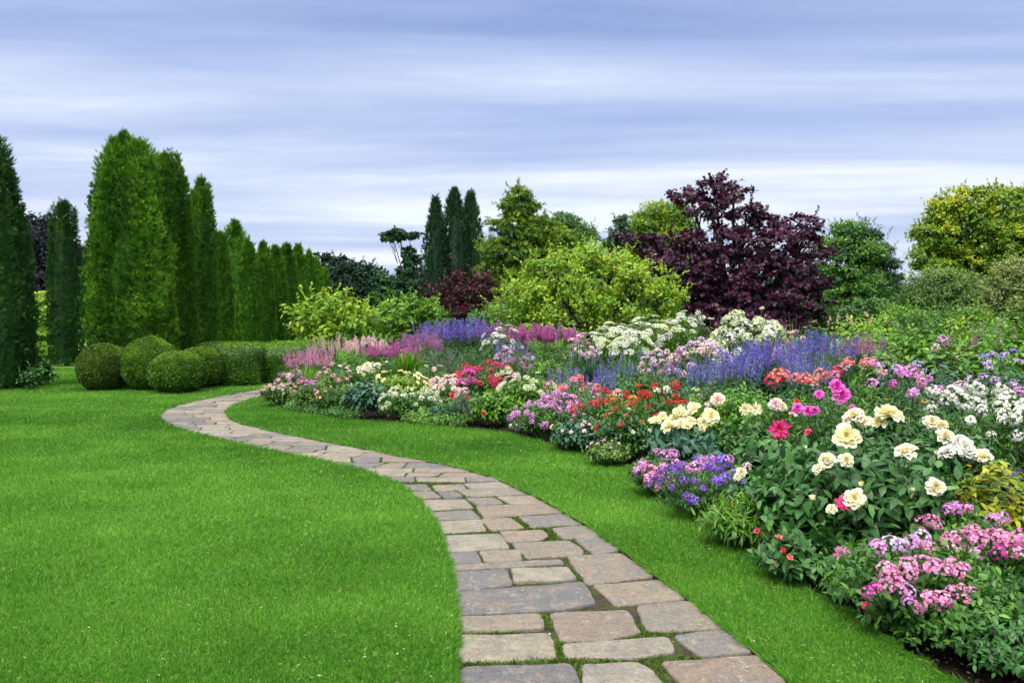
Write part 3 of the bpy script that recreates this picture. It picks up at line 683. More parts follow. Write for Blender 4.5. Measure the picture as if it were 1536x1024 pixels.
th_px('tallest of the three slender dark cypresses, in the middle', 683, 287, 38.5, 50, 9000, mat='cypress', size=.17, plumes=8, taper=1.0, name='cypress_tree', cat='tree', group=CG)
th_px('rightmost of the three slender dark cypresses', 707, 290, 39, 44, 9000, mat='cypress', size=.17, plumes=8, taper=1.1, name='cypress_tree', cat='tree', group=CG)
tree('maroon-leaved shrub at the foot of the three cypresses', 'maple_shrub', 'shrub', 690, 30, [(660, 430, 22, 10), (725, 420, 20, 10), (688, 414, 18, 8), (704, 432, 34, 12), (670, 450, 30, 12), (728, 446, 22, 12), (690, 468, 44, 18), (648, 444, 14, 8)], 250, 26, 'maroon', leaf=.11, rc=.26, tplt=MAPLE, asp=1, flat=.4, trunk=.07, up=.5, shoots=110, sl=.7, core=.15, shell=.4)
tree('broad green conifer with layered sprays and a rounded top', 'conifer_tree', 'tree', 785, 34, [(780, 294, 13, 12), (777, 312, 24, 18), (768, 340, 34, 20), (806, 346, 30, 22), (758, 378, 42, 24), (800, 385, 44, 30), (830, 368, 28, 30), (745, 415, 38, 24), (790, 425, 50, 28), (735, 448, 36, 26), (785, 462, 55, 26)], 820, 34, 'conifer_gold', leaf=.20, rc=.34, tplt=SPRAY, asp=.9, flat=.28, trunk=.2, up=.2, tip=.25, shoots=160, sl=.55, shell=.6, core=.4)
tree('darker conifer behind the right side of the broad green one', 'conifer_tree', 'tree', 850, 42, [(846, 336, 22, 16), (868, 358, 26, 22), (850, 385, 34, 34)], 260, 30, 'mid', leaf=.2, rc=.4, tplt=SPRAY, flat=.3, trunk=.18, group=TB, shoots=50, sl=.6)
tree('bluish conifer tip peeping over the lime shrub', 'conifer_tree', 'tree', 936, 60, [(936, 332, 10, 8), (934, 348, 20, 12), (940, 375, 34, 30)], 170, 30, 'cypress', leaf=.3, rc=.5, tplt=SPRAY, flat=.3, trunk=.2, group=TB, shoots=40, sl=.8)
tree('yellow-green tree rising behind the left side of the purple maple', 'conifer_tree', 'tree', 990, 44, [(998, 318, 30, 14), (978, 335, 34, 20), (1015, 335, 28, 24), (995, 375, 50, 36)], 320, 32, 'maple_gold', leaf=.24, rc=.42, tplt=SPRAY, flat=.5, trunk=.2, group=TB, tip=0, shoots=80, sl=.7)
tree('broad lime-yellow shrub with arching dark stems in front of the purple maple', 'golden_shrub', 'shrub', 885, 23, [(868, 384, 40, 22), (920, 398, 42, 22), (822, 410, 42, 24), (885, 420, 75, 30), (965, 425, 42, 26), (786, 440, 40, 24), (850, 455, 85, 30), (935, 458, 85, 28), (990, 450, 34, 24), (765, 470, 28, 22), (850, 485, 85, 26), (950, 485, 75, 24)], 720, 34, 'lime', leaf=.110, rc=.24, tplt=LEAF, asp=.6, flat=.8, trunk=.075, core=.22, up=.35, branch=.5, tip=.16, stem=True, shell=.5, barkvis=2., shoots=190, sl=.55)
tree('large dark purple maple with an open top', 'maple_tree', 'tree', 1095, 26, [(1070, 276, 20, 12), (1034, 292, 26, 12), (1100, 290, 26, 12), (1066, 312, 46, 17), (1120, 320, 34, 14), (1160, 338, 28, 16), (1205, 340, 30, 15), (1140, 368, 75, 26), (1075, 362, 55, 28), (990, 370, 36, 18), (945, 356, 24, 8),
     (1200, 380, 44, 30), (1020, 398, 60, 28), (1090, 412, 85, 34), (1175, 420, 66, 38), (1120, 450, 95, 30), (1050, 446, 55, 30), (1100, 480, 110, 26), (1190, 465, 50, 34)], 1300, 32, 'purple', leaf=.135, rc=.27, tplt=MAPLE, asp=1., flat=.45, trunk=.15, core=.22, up=.7, branch=.35, shell=.5, shoots=150, sl=.5)
tree('light green feathery tree right of the purple maple', 'broadleaf_tree', 'tree', 1272, 33, [(1272, 344, 26, 14), (1252, 372, 32, 20), (1292, 378, 32, 22), (1262, 408, 42, 26), (1290, 428, 38, 26), (1262, 450, 50, 26), (1300, 465, 44, 24)], 560, 40, 'mid', leaf=.125, rc=.34, flat=.35, trunk=.14, group=TB, tip=.28, shoots=90, sl=.5, shell=.6)
tree('dark bluish pine with drooping tiers beside the feathery tree', 'pine_tree', 'tree', 1318, 36, [(1304, 352, 12, 8), (1312, 375, 22, 8), (1322, 396, 27, 8), (1318, 416, 30, 9), (1324, 436, 32, 10), (1322, 458, 34, 12)], 220, 32, 'cypress', leaf=.22, rc=.35, tplt=SPRAY, flat=.25, trunk=.14, group=TB, droop=.3, shoots=90, sl=.9, core=.3)
tree('big rounded golden-green tree at the right edge', 'golden_tree', 'tree', 1470, 29, [(1425, 318, 34, 26), (1460, 304, 38, 24), (1505, 308, 42, 28), (1400, 352, 30, 26), (1545, 320, 40, 40), (1450, 352, 56, 40), (1510, 360, 55, 45), (1396, 384, 26, 20), (1560, 370, 50, 50), (1430, 400, 55, 30), (1500, 415, 70, 34)], 1050, 46, 'maple_gold', leaf=.135, rc=.30, tplt=LEAF, asp=.55, flat=.5, trunk=.18, up=.4, tip=.18, shoots=200, sl=.5, shell=.6, core=.35)
tree('grey-green fine-leaved shrub below the golden tree', 'shrub', 'shrub', 1410, 22, [(1405, 425, 40, 22), (1440, 430, 34, 26), (1385, 445, 30, 24), (1420, 465, 60, 30)], 420, 34, 'olive', leaf=.065, rc=.19, flat=.7, trunk=.04, stem=True, shoots=90, sl=.4)
tree('tan flowering shrub at the right edge below the golden tree', 'shrub', 'shrub', 1515, 20, [(1512, 418, 32, 22), (1540, 412, 34, 26), (1500, 440, 36, 24), (1520, 465, 50, 34)], 380, 34, 'tan', leaf=.065, rc=.18, flat=.7, trunk=.04, stem=True, shoots=80, sl=.4)
UG = 'low shrubs along the back of the bed'
for px, yt, w, d, mt, lf_, lb in ((745, 458, 70, 27, 'dark', .10, 'low dark shrub between the maroon shrub and the lime shrub'), (640, 452, 60, 29, 'mid', .10, 'low green shrub left of the maroon shrub'), (1230, 452, 80, 27, 'mid', .10, 'low green shrub under the feathery tree'), (1310, 448, 90, 25, 'dark', .10, 'low dark shrub under the bluish pine'),
        (1360, 440, 70, 24, 'mid', .09, 'low green shrub in the gap right of the bluish pine'), (1355, 462, 90, 20, 'bright', .09, 'bright green low shrub in front of the gap right of the pine'), (1000, 468, 90, 25, 'dark', .09, 'low dark shrub under the left side of the purple maple'), (1120, 470, 110, 24, 'purple', .10, 'low purple-leaved shrub under the purple maple'),
        (1450, 462, 100, 19, 'mid', .08, 'low green shrub between the grey-green and tan shrubs'), (560, 490, 60, 27, 'mid', .10, 'low green shrub between the two lime-leaved ones')):
    tree(lb, 'shrub', 'shrub', px, d, [(px, yt+18, w*.32, 16), (px-w*.28, yt+28, w*.3, 18), (px+w*.28, yt+28, w*.3, 18), (px, yt+40, w*.5, 20)], 230, 30, mt, leaf=lf_, rc=.22, trunk=.04, stem=True, shoots=50, sl=.3, group=UG, flat=.6)
tree('young lime-leaved tree in front of the conifer row', 'young_tree', 'tree', 495, 24, [(480, 470, 34, 24), (505, 456, 30, 18), (455, 480, 22, 14), (530, 478, 34, 22), (485, 500, 40, 20), (440, 468, 10, 6), (560, 490, 28, 18)], 170, 13, 'lime', leaf=.18, rc=.26, tplt=LEAF, asp=.5, flat=.9, trunk=.04, core=.15, branch=.6, droop=.3, barkvis=1.6, shoots=40, sl=.6)
tree('lime-leaved shrub right of the young lime tree', 'shrub', 'shrub', 595, 23, [(590, 480, 30, 22), (620, 470, 26, 20), (605, 498, 34, 16), (645, 478, 18, 14)], 150, 15, 'bright', leaf=.16, rc=.24, tplt=LEAF, asp=.55, trunk=.035, core=.2, branch=.4, stem=True, shoots=40, sl=.5)

# ------------------------------------------------------------------ flower heads (unit-sized shared meshes)
FL = {}
def petals(mb, n, R, beta, w, tp, z=0., jit=.15, tint=None, r0=0., mat=0):
    ph = np.linspace(0, 2*math.pi, n, endpoint=False)+rng.uniform(0, 6)+rng.normal(0, jit, n)
    b = beta+rng.normal(0, jit*.8, n); rad = np.stack([np.cos(ph), np.sin(ph), ph*0], 1); up = np.array([0, 0, 1.])
    Yd = rad*np.cos(b)[:, None]+up*np.sin(b)[:, None]; Nn = -rad*np.sin(b)[:, None]+up*np.cos(b)[:, None]
    Xf, Yf, Zf = frames(Yd, Nn); P = rad*r0+up*z; s = R*rng.uniform(.85, 1.12, n)
    mb.inst(tp, P, Xf, Yf, Zf, s*w, s, s, tint=(rng.random(n) if tint is None else np.clip(tint+rng.normal(0, .12, n), 0, 1)), mat=mat)
def f_double(mat):
    mb = MB(); tp = [petal_tpl(.16, seed=i) for i in range(3)]
    for R, be, n, w, z, ti in ((1., .12, 9, .62, 0, .85), (.92, .38, 9, .6, .05, .8), (.78, .65, 9, .6, .10, .6), (.60, .95, 8, .62, .12, .45), (.42, 1.2, 7, .7, .14, .25)):
        petals(mb, n, R, be, w, tp[rng.integers(3)], z, tint=ti)
    D = rdir(14); D[:, 2] = abs(D[:, 2])+.6; Xf, Yf, Zf = frames(D, rdir(14)); mb.inst(DIA, np.tile([0, 0, .2], (14, 1)), Xf, Yf, Zf, .07, .3, tint=.0)
    petals(mb, 5, .55, -.5, .4, DIA, -.05, mat=1)
    return mb, [M[mat], M['stem']]
def f_daisy(mat):
    mb = MB(); tp = petal_tpl(.06, .35, .8, .6, .12, 4)
    petals(mb, 13, 1., .10, .36, tp, 0, tint=.5); petals(mb, 11, .82, .35, .36, tp, .05, tint=.7); petals(mb, 8, .5, .7, .4, tp, .08, tint=.2)
    D = rdir(30); D[:, 2] = abs(D[:, 2])+.3; Xf, Yf, Zf = frames(D, rdir(30)); mb.inst(DIA, D*.12, Xf, Yf, Zf, .06, .2, tint=.3, mat=2)
    petals(mb, 5, .5, -.6, .4, DIA, -.05, mat=1)
    return mb, [M[mat], M['stem'], M['orangebud']]
def f_cluster(mat, nf=36, pw=.78, flat=.75, pl=.25):
    """rounded head of many five-petalled florets"""
    mb = MB(); D = rdir(nf*3); D = D[D[:, 2] > -.1][:nf]; nf = len(D); D2 = nrm(D+np.array([0, 0, .25]))
    P = D*np.array([1, 1, flat])*rng.uniform(.78, 1.02, nf)[:, None]; ft = rng.random(nf)
    for i in range(5):
        a = 2*math.pi*i/5+rng.random(nf)*.5
        t1 = nrm(np.cross(D2, np.array([.2, .3, .9])+rdir(nf)*.01)); t2 = np.cross(D2, t1)
        Yd = t1*np.cos(a)[:, None]+t2*np.sin(a)[:, None]+D2*.22; Xf, Yf, Zf = frames(Yd, D2)
        mb.inst(DIA, P, Xf, Yf, Zf, pl*pw, pl*rng.uniform(.8, 1.15, nf), tint=np.clip(.2+.7*ft+rng.normal(0, .08, nf), 0, 1))
    for d in D[::2]: tube(mb, [(0, 0, -.35), d*np.array([.5, .5, .3]), d*np.array([.95, .95, flat*.95])], .03, .02, 3, mat=1)
    return mb, [M[mat], M['stem']]
def f_spike(mat, n=80, r=.075, bend=.0):
    mb = MB(); t = rng.random(n)**.8; ph = rng.random(n)*6.283; bn = rng.uniform(-.12, .12)
    rr = r*(1-.75*t)*rng.uniform(.6, 1.1, n); P = np.stack([np.cos(ph)*rr+bn*t*t, np.sin(ph)*rr, t], 1)
    out = np.stack([np.cos(ph), np.sin(ph), ph*0+.5], 1); Xf, Yf, Zf = frames(out+rdir(n)*.4, rdir(n)+np.array([0, 0, 1]))
    mb.inst(DIA, P, Xf, Yf, Zf, .055*(1.1-.5*t), .075*(1.15-.6*t)); tube(mb, [(0, 0, -.9), (0, 0, 0), (bn*.25, 0, .5), (bn, 0, .98)], .014, .006, 4, mat=1)
    return mb, [M[mat], M['stem']]
def f_plume(mat, nb=26):
    mb = MB()
    for i in range(nb):
        z = rng.random()**.9; a = rng.random()*6.283; l = .34*(1-z)+.05; d = np.array([math.cos(a), math.sin(a), 1.1]); d = d/np.linalg.norm(d)
        m = int(7+16*(1-z)); t = rng.random(m); P = np.array([0, 0, z*.85])+d*(t*l)[:, None]+rng.normal(0, .018, (m, 3))
        Xf, Yf, Zf = frames(d+rdir(m)*.8, rdir(m)); mb.inst(DIA, P, Xf, Yf, Zf, .032, .062)
    tube(mb, [(0, 0, -.8), (0, 0, 0), (.01, 0, .9)], .014, .005, 4, mat=1)
    return mb, [M[mat], M['stem']]
def f_umbel(mat, n=70):
    mb = MB(); a = rng.random(n)*6.283; r = np.sqrt(rng.random(n)); P = np.stack([np.cos(a)*r, np.sin(a)*r, .22*(1-r*r)+rng.normal(0, .03, n)], 1)
    for i in range(4):
        b = a+i*math.pi/2; Yd = np.stack([np.cos(b), np.sin(b), b*0+.25], 1); Xf, Yf, Zf = frames(Yd, np.tile([0, 0, 1.], (n, 1))+rdir(n)*.3)
        mb.inst(DIA, P, Xf, Yf, Zf, .12, .15)
    for i in range(12):
        b = i/12*6.283; tube(mb, [(0, 0, -.55), (math.cos(b)*.35, math.sin(b)*.35, -.12), (math.cos(b)*.75, math.sin(b)*.75, .05)], .022, .014, 3, mat=1)
    return mb, [M[mat], M['stem']]
def f_small(mat, n=5):
    mb = MB(); tp = petal_tpl(.08, .3, 1, .8, .18, 2); petals(mb, n, 1, .25, .75, tp, 0); petals(mb, n, .6, .7, .7, tp, .05, tint=.2); petals(mb, 4, .5, -.6, .4, DIA, -.05, mat=1)
    return mb, [M[mat], M['stem']]
def f_bud(mat):
    mb = MB(); tp = petal_tpl(.05, .3, 1, .5, .3, 3); petals(mb, 5, 1, 1.15, .7, tp, 0, r0=.1); petals(mb, 5, .9, 1.3, .6, tp, 0, tint=.8); petals(mb, 5, .6, 1., .5, DIA, -.1, mat=1, r0=.15)
    return mb, [M[mat], M['stem']]
FK = dict(double=f_double, daisy=f_daisy, cluster=f_cluster, spike=f_spike, plume=f_plume, umbel=f_umbel, small=f_small, bud=f_bud)
PART = dict(double='bloom', daisy='bloom', cluster='flower_cluster', spike='flower_spike', plume='flower_plume', umbel='flower_umbel', small='flower', bud='flower_bud')
def fmesh(kind, mat):
    key = (kind, mat)
    if key not in FL:
        FL[key] = []
        for i in range(3):
            mb, ms = FK[kind](mat); FL[key].append(mb.mesh(PART[kind], ms))
    return FL[key][int(rng.integers(3))]
def put_flower(root, kind, mat, loc, axis, s):
    o = bpy.data.objects.new(PART[kind], fmesh(kind, mat)); COL.objects.link(o); o.parent = root
    q = Vector([float(c) for c in axis]).to_track_quat('Z', 'Y')
    o.rotation_mode = 'QUATERNION'
    from mathutils import Quaternion
    o.rotation_quaternion = q @ Quaternion((0, 0, 1), float(rng.random()*6.28))
    o.location = [float(c) for c in loc]; o.scale = (s, s, s); return o

# ------------------------------------------------------------------ foliage for bed plants
def stems_leaves(mb, w, dp, h, n, Ll, Lw, tp, lowfrac=.25, arch=.3, per=9, droop=.35, upb=.2, open_=1.):
    K = max(6, int(n/per)); D = rdir(K*2); D = D[D[:, 2] > -.55][:K]; K = len(D)
    tipp = D*np.array([w/2, dp/2, h*.52])*rng.uniform(.72, 1.03, K)[:, None]+np.array([0, 0, h*.48])
    b0 = np.stack([rng.normal(0, .10*w, K), rng.normal(0, .10*dp, K), np.zeros(K)], 1)
    idx = np.repeat(np.arange(K), per); t = np.tile(np.linspace(.40, 1.02, per), K)+rng.normal(0, .03, K*per)
    P0 = b0[idx]; P2 = tipp[idx]; P1 = P0*.3+P2*.7; P1 = P1*np.array([.72, .72, 1]); P1[:, 2] += arch*h*.25
    tt = t[:, None]; P = (1-tt)**2*P0+2*tt*(1-tt)*P1+tt**2*P2; T = nrm(2*(1-tt)*(P1-P0)+2*tt*(P2-P1))
    ph = np.tile(np.arange(per)*2.4, K)+rng.random(K)[idx]*6; a = nrm(np.cross(T, np.array([.13, .22, .97]))); b = np.cross(T, a)
    side = a*np.cos(ph)[:, None]+b*np.sin(ph)[:, None]
    Yd = nrm(side*.95+T*.45+np.array([0, 0, -droop*.6])+rdir(len(P))*.25)
    Nn = nrm(np.array([0, 0, 1.])+T*.4+rdir(len(P))*.35-side*.1)
    Xf, Yf, Zf = frames(Yd, Nn)
    s = rng.uniform(.6, 1.25, len(P))*np.clip(1.25-.45*t, .5, 1.2); k = (P[:, 2] > .01)
    ti = np.clip(.36+rng.normal(0, .17, len(P))+.22*(t-.6)+(rng.normal(0, .10, K))[idx], 0, 1)
    mb.inst(tp, P[k], Xf[k], Yf[k], Zf[k], (s*Lw)[k], (s*Ll)[k], tint=ti[k])
    return b0, tipp
def straps(mb, w, h, n, wd=.014, arch=1.):
    for i in range(n):
        a = rng.random()*6.283; l = h*rng.uniform(.8, 1.25); out = w/2*rng.uniform(.2, 1.)*arch; r0 = rng.uniform(0, .12*w)
        ts = np.linspace(0, 1, 6); rr = r0+out*ts**1.7; zz_ = l*(ts-.42*(out/max(h, .1))*ts**3)*.95; zz_ = np.minimum(zz_, h*1.05)
        ds = np.array([math.cos(a), math.sin(a), 0]); c = ds*rr[:, None]+np.array([0, 0, 1.])*np.maximum(zz_, .0)[:, None]
        side = np.array([-math.sin(a), math.cos(a), 0])*.5*wd*np.array([1, 1.1, 1.1, .9, .6, .06])[:, None]
        V = np.concatenate([c-side, c+side]); mb.add(V, [(j, j+1, 7+j, 6+j) for j in range(5)], tint=float(np.clip(rng.normal(.5, .2), 0, 1)))
FT = dict(ovate=(LEAF, .105, .050), big=(LEAF, .17, .09), small=(LEAF, .05, .028), tiny=(DIA, .03, .016), lance=(LEAF, .11, .026), feather=(DIA, .06, .007), hosta=(LEAF, .24, .15), mid=(LEAF, .075, .040))
NPL = [0]
def plant(label, name, cat, px, ytop, d, wpx, fol, fmat, nleaf, fk=None, fm=None, nf=0, fs=.05, at_px=None, group=None, fh=None, dp=None, stalk=None, z0=.0, fm2=None, rise=0., up=.6, zmin=.15, lf=1., spread=1., dens=1.):
    """a bed plant: px/ytop/wpx as measured in the photo, d metres from the camera"""
    for ye in np.arange(3., 14.2, .04):
        if Xat(px, ye) > float(xb(ye)): break
    if 0 < d-ye < .95 and px > 400:
        dn = ye+.10+(d-ye)*.5; d = dn if dn < d else d; wpx *= 1.12
    x = Xat(px, d); H = Zat(ytop, d); w = wpx*d/FPX; dp = dp or max(w*.8, .35); z0 = .06 if z0 == 0 else z0
    fl_len = 0
    if fk in ('spike', 'plume'): fl_len = fs
    hf = (fh if fh else H-z0-(fl_len*.8 if fl_len else (.02 if nf else 0)))-rise
    hf = max(hf, .12)
    root = empty(name, (x, d, z0-.02)); tag(root, label, cat, group); NPL[0] += 1
    if fol in FT:
        tp_, a_, b_ = FT[fol]; surf = math.pi*(w+dp)/2*hf*1.1+.78*w*dp
        nleaf = int(min(2600, max(nleaf, dens*(2.6 if fol not in ('feather', 'tiny') else 1.3)*surf/(a_*b_*lf*lf*.62))))
    elif fol == 'strap': nleaf = int(nleaf*1.3)
    mb = MB()
    if fol == 'strap': straps(mb, w, hf, nleaf, .016*lf, 1.6 if fmat == 'tan' else 1.)
    else:
        tp, Ll, Lw = FT[fol]; stems_leaves(mb, w, dp, hf, nleaf, Ll*lf, Lw*lf, tp, droop=.35 if fol != 'feather' else -.3, per=9 if fol not in ('feather', 'tiny') else 16)
    mb.build('foliage', M[fmat], root)
    sb = MB(); cnt = 0
    def stemto(P, ax, r=.0035):
        P = np.asarray(P); q = P*np.array([.35, .35, .0]); mid = (q+P)/2*np.array([1, 1, 1])-ax*np.linalg.norm(P)*.08
        tube(sb, [q, mid, P-ax*.01], r*1.3, r, 4)
    if at_px:
        for b in at_px:
            bx, by, s = b[:3]; k_ = b[3] if len(b) > 3 and b[3] else fk; m_ = b[4] if len(b) > 4 and b[4] else fm
            rd = ray(bx, by); rd = rd/rd[1]; e3 = np.array([w/2, dp/2, hf*.54])*1.04; oc = (np.array([0, 0, CAMH])-np.array([x, d, z0-.02+hf*.48]))/e3; rr = rd/e3
            qa, qb, qc = rr@rr, 2*oc@rr, oc@oc-1; ds = qb*qb-4*qa*qc
            yy = (-qb-math.sqrt(ds))/(2*qa)-.03 if ds > 0 else -qb/(2*qa)-.02
            if len(b) > 5: yy = d+b[5]
            P = pt(bx, by, yy)-np.array([x, d, z0-.02]); R = s*yy/FPX*(1.12 if k_ == 'cluster' else .90)
            tocam = nrm(np.array([-x, -d, .8])); ax = nrm(tocam*rng.uniform(.35, .9)+np.array([0, 0, .55])+rdir(1)[0]*.35+np.array([.25*np.sign(P[0]), 0, 0])*.5)
            if k_ == 'daisy': ax = nrm(tocam*1.3+np.array([0, 0, .1])+rdir(1)[0]*.15)
            put_flower(root, k_, m_, P, ax, R); stemto(P, ax, .0045)
    nf = min(96, int(nf*1.6)) if fk not in ('spike', 'plume') else nf; fs = fs*(1.2 if fk == 'cluster' else 1.)
    for i in range(nf):
        mm = fm if (fm2 is None or rng.random() < .6) else fm2; s = fs*rng.uniform(.75, 1.2)
        if fk in ('spike', 'plume'):
            r = math.sqrt((i+.5)/nf); a = i*2.39996+rng.normal(0, .2); hx = math.sqrt(max(0., 1-(.75*r)**2))
            P = np.array([math.cos(a)*r*w/2*spread, math.sin(a)*r*dp/2*spread, z0+hf*(.45+.5*hx)+rng.normal(0, .03)-fs*.12+rise])
            ax = nrm(np.array([math.cos(a)*r*.25, math.sin(a)*r*.25, 1])+rdir(1)[0]*.07)
        else:
            D = rdir(1)[0]; 
            while D[2] < zmin: D = rdir(1)[0]
            P = np.array([D[0]*w/2*spread, D[1]*dp/2*spread, hf*.48+D[2]*hf*.52*1.03+rise*max(0, D[2])])*rng.uniform(1.0, 1.12)
            ax = nrm(D*np.array([1, 1, 1])+np.array([0, -.25, up])+rdir(1)[0]*.3)
        put_flower(root, fk, mm, P, ax, s)
        if fk not in ('spike', 'plume') and P[2] > .05: stemto(P, ax, .003 if d < 8 else .005)
    if sb.n: sb.build('stem', M['stem'], root)
    return root
# ------------------------------------------------------------------ the flower bed, front edge first
P_ = plant
# near right: cream roses and their neighbours
P_('large cream-yellow flowered bush of dark leaves near the front right of the bed', 'rose_bush', 'rose bush', 1300, 655, 5.35, 330, 'big', 'dark', 950, 'double', 'cream', dp=1.1, lf=.74, z0=.05, at_px=[
    (1240, 692, 17), (1229, 704, 13), (1269, 691, 14), (1271, 655, 24, None, 'yellow'), (1281, 627, 20), (1296, 633, 14), (1332, 624, 25, None, 'yellow'), (1318, 634, 14, None, 'yellow'),
    (1360, 679, 20), (1403, 731, 17), (1282, 748, 20, None, 'cream'), (1219, 751, 12, 'bud'), (1294, 728, 9, 'bud'), (1367, 736, 8, 'bud'), (1248, 764, 11, 'double', 'cream'), (1266, 753, 15, 'daisy', 'hotpink')])
P_('cream and white flowered rose bush at the right, beside the yellow-leaved shrub', 'rose_bush', 'rose bush', 1440, 640, 5.9, 150, 'big', 'dark', 420, 'double', 'cream', dp=.8, lf=.7, z0=.05, at_px=[
    (1418, 656, 17), (1422, 680, 17, None, 'white'), (1448, 672, 18, None, 'white'), (1438, 662, 14, None, 'white'), (1474, 686, 17), (1405, 683, 9, 'bud'), (1398, 633, 14), (1412, 638, 12, None, 'yellow')])
P_('leafy plant with one big hot pink daisy-like flower left of the cream roses', 'dahlia_plant', 'flowering plant', 1168, 655, 6.5, 165, 'big', 'dark', 560, 'daisy', 'hotpink', dp=1.0, lf=.8, at_px=[(1169, 643, 19, None, None, -.3), (1212, 648, 7, 'small', 'crimson'), (1108, 710, 8, 'cluster', 'white'), (1120, 700, 7, 'cluster', 'palepink'), (1205, 674, 9, 'bud', 'greenwhite')])
P_('dark big-leaved plant between the hot pink daisy flower and the lime-leaved plant', 'leafy_plant', 'plant', 1195, 705, 5.7, 130, 'big', 'dark', 330, dp=.8, lf=.7)
P_('broad-leaved plant topped by a crowd of pale yellow blooms', 'peony_plant', 'flowering plant', 1030, 634, 7.9, 115, 'big', 'bluegreen', 420, 'double', 'yellow', dp=.9, lf=.9, at_px=[
    (983, 632, 12), (1004, 640, 15), (1020, 622, 16), (1012, 630, 14), (1041, 612, 12), (1054, 636, 12), (1066, 625, 16), (1022, 636, 12), (1036, 632, 10), (1052, 642, 8), (1030, 640, 10), (994, 625, 9)])
P_('plant with broad white flowers and a single peach bloom left of the pink daisies', 'dahlia_plant', 'flowering plant', 1130, 620, 7.8, 120, 'mid', 'mid', 420, 'double', 'cream', dp=.9, at_px=[(1118, 614, 12, 'daisy', 'cream'), (1133, 613, 12, 'daisy', 'cream'), (1163, 607, 12, 'double', 'palepink'), (1173, 610, 9), (1076, 600, 13, 'double', 'peach'), (1189, 622, 8, 'small', 'palepink')])
P_('mound of orchid pink flower heads at the lawn edge, left of the purple mound', 'phlox_plant', 'flowering plant', 986, 682, 6.95, 92, 'small', 'mid', 420, 'cluster', 'orchid', 0, dp=.45, at_px=[
    (1000, 683, 10), (1011, 681, 8), (986, 678, 6), (966, 698, 10), (975, 705, 10, None, 'pink'), (958, 706, 8), (973, 716, 9, None, 'pink'), (990, 711, 7, None, 'pink'), (1005, 722, 8, None, 'pink'), (988, 731, 6, None, 'pink'), (996, 700, 8), (1014, 694, 7)])
P_('spilling purple-blue flowered plant at the lawn edge', 'lobelia_plant', 'flowering plant', 1046, 690, 6.15, 118, 'tiny', 'dark', 900, 'cluster', 'purpleflower', 30, fs=.032, dp=.5, fm2='violet', zmin=-.15, at_px=[(1045, 700, 10, None, 'orchid'), (1066, 690, 9, None, 'orchid'), (1055, 688, 7, None, 'orchid'), (1036, 702, 8, None, 'pink'), (1084, 690, 10, None, 'violet'), (1094, 688, 7, None, 'orchid')])
P_('creamy white bloom cluster plant right of the purple mound', 'flowering_plant', 'flowering plant', 1110, 715, 6.1, 44, 'mid', 'dark', 110, 'double', 'cream', dp=.3, at_px=[(1112, 709, 10), (1106, 716, 7)])
P_('lime-leaved plant with a few red buds at the bed edge', 'leafy_plant', 'plant', 1128, 738, 5.45, 150, 'lance', 'bright', 640, 'bud', 'crimson', dp=.6, lf=.85, at_px=[(1122, 739, 5), (1137, 758, 6), (1135, 796, 6, 'small'), (1188, 792, 5), (1096, 756, 4)])
P_('dark-leaved plant with one pink bloom and rusty red tips at the bed edge', 'dahlia_plant', 'flowering plant', 1222, 795, 4.75, 165, 'mid', 'dark', 520, 'daisy', 'pink', dp=.55, lf=1.1, at_px=[(1262, 830, 15, None, 'pink'), (1168, 806, 7, 'small', 'coral'), (1175, 825, 5, 'small', 'red'), (1160, 846, 5, 'bud', 'coral'), (1185, 835, 6, 'small', 'coral')])
P_('large spread of pink flower clusters in the lower right of the bed', 'verbena_plant', 'flowering plant', 1372, 795, 4.25, 250, 'mid', 'mid', 800, 'cluster', 'pink', dp=.8, lf=.8, rise=.02, at_px=[
    (x, y, s, None, c) for x, y, s, c in ((1316, 822, 13, 'orchid'), (1334, 814, 12, 'lilac'), (1350, 817, 11, 'lilac'), (1368, 813, 12, 'orchid'), (1384, 806, 12, 'lilac'), (1393, 818, 10, 'pink'), (1330, 856, 14, 'pink'), (1341, 865, 12, 'pink'), (1362, 846, 13, 'pink'), (1368, 860, 10, 'pink'),
    (1382, 843, 12, 'pink'), (1398, 848, 14, 'pink'), (1414, 852, 12, 'pink'), (1428, 846, 12, 'pink'), (1440, 856, 11, 'pink'), (1448, 850, 8, 'pink'), (1302, 888, 10, 'magenta'), (1313, 880, 9, 'magenta'), (1330, 878, 11, 'pink'), (1345, 872, 10, 'pink'), (1362, 886, 11, 'orchid'), (1361, 900, 9, 'orchid'),
    (1384, 902, 12, 'pink'), (1396, 894, 11, 'pink'), (1412, 900, 14, 'pink'), (1424, 906, 9, 'pink'), (1378, 912, 8, 'pink'), (1428, 886, 9, 'pink'), (1444, 883, 8, 'pink'), (1446, 898, 10, 'pink'), (1456, 884, 7, 'pink'), (1298, 908, 6, 'crimson'), (1425, 930, 5, 'crimson'))])
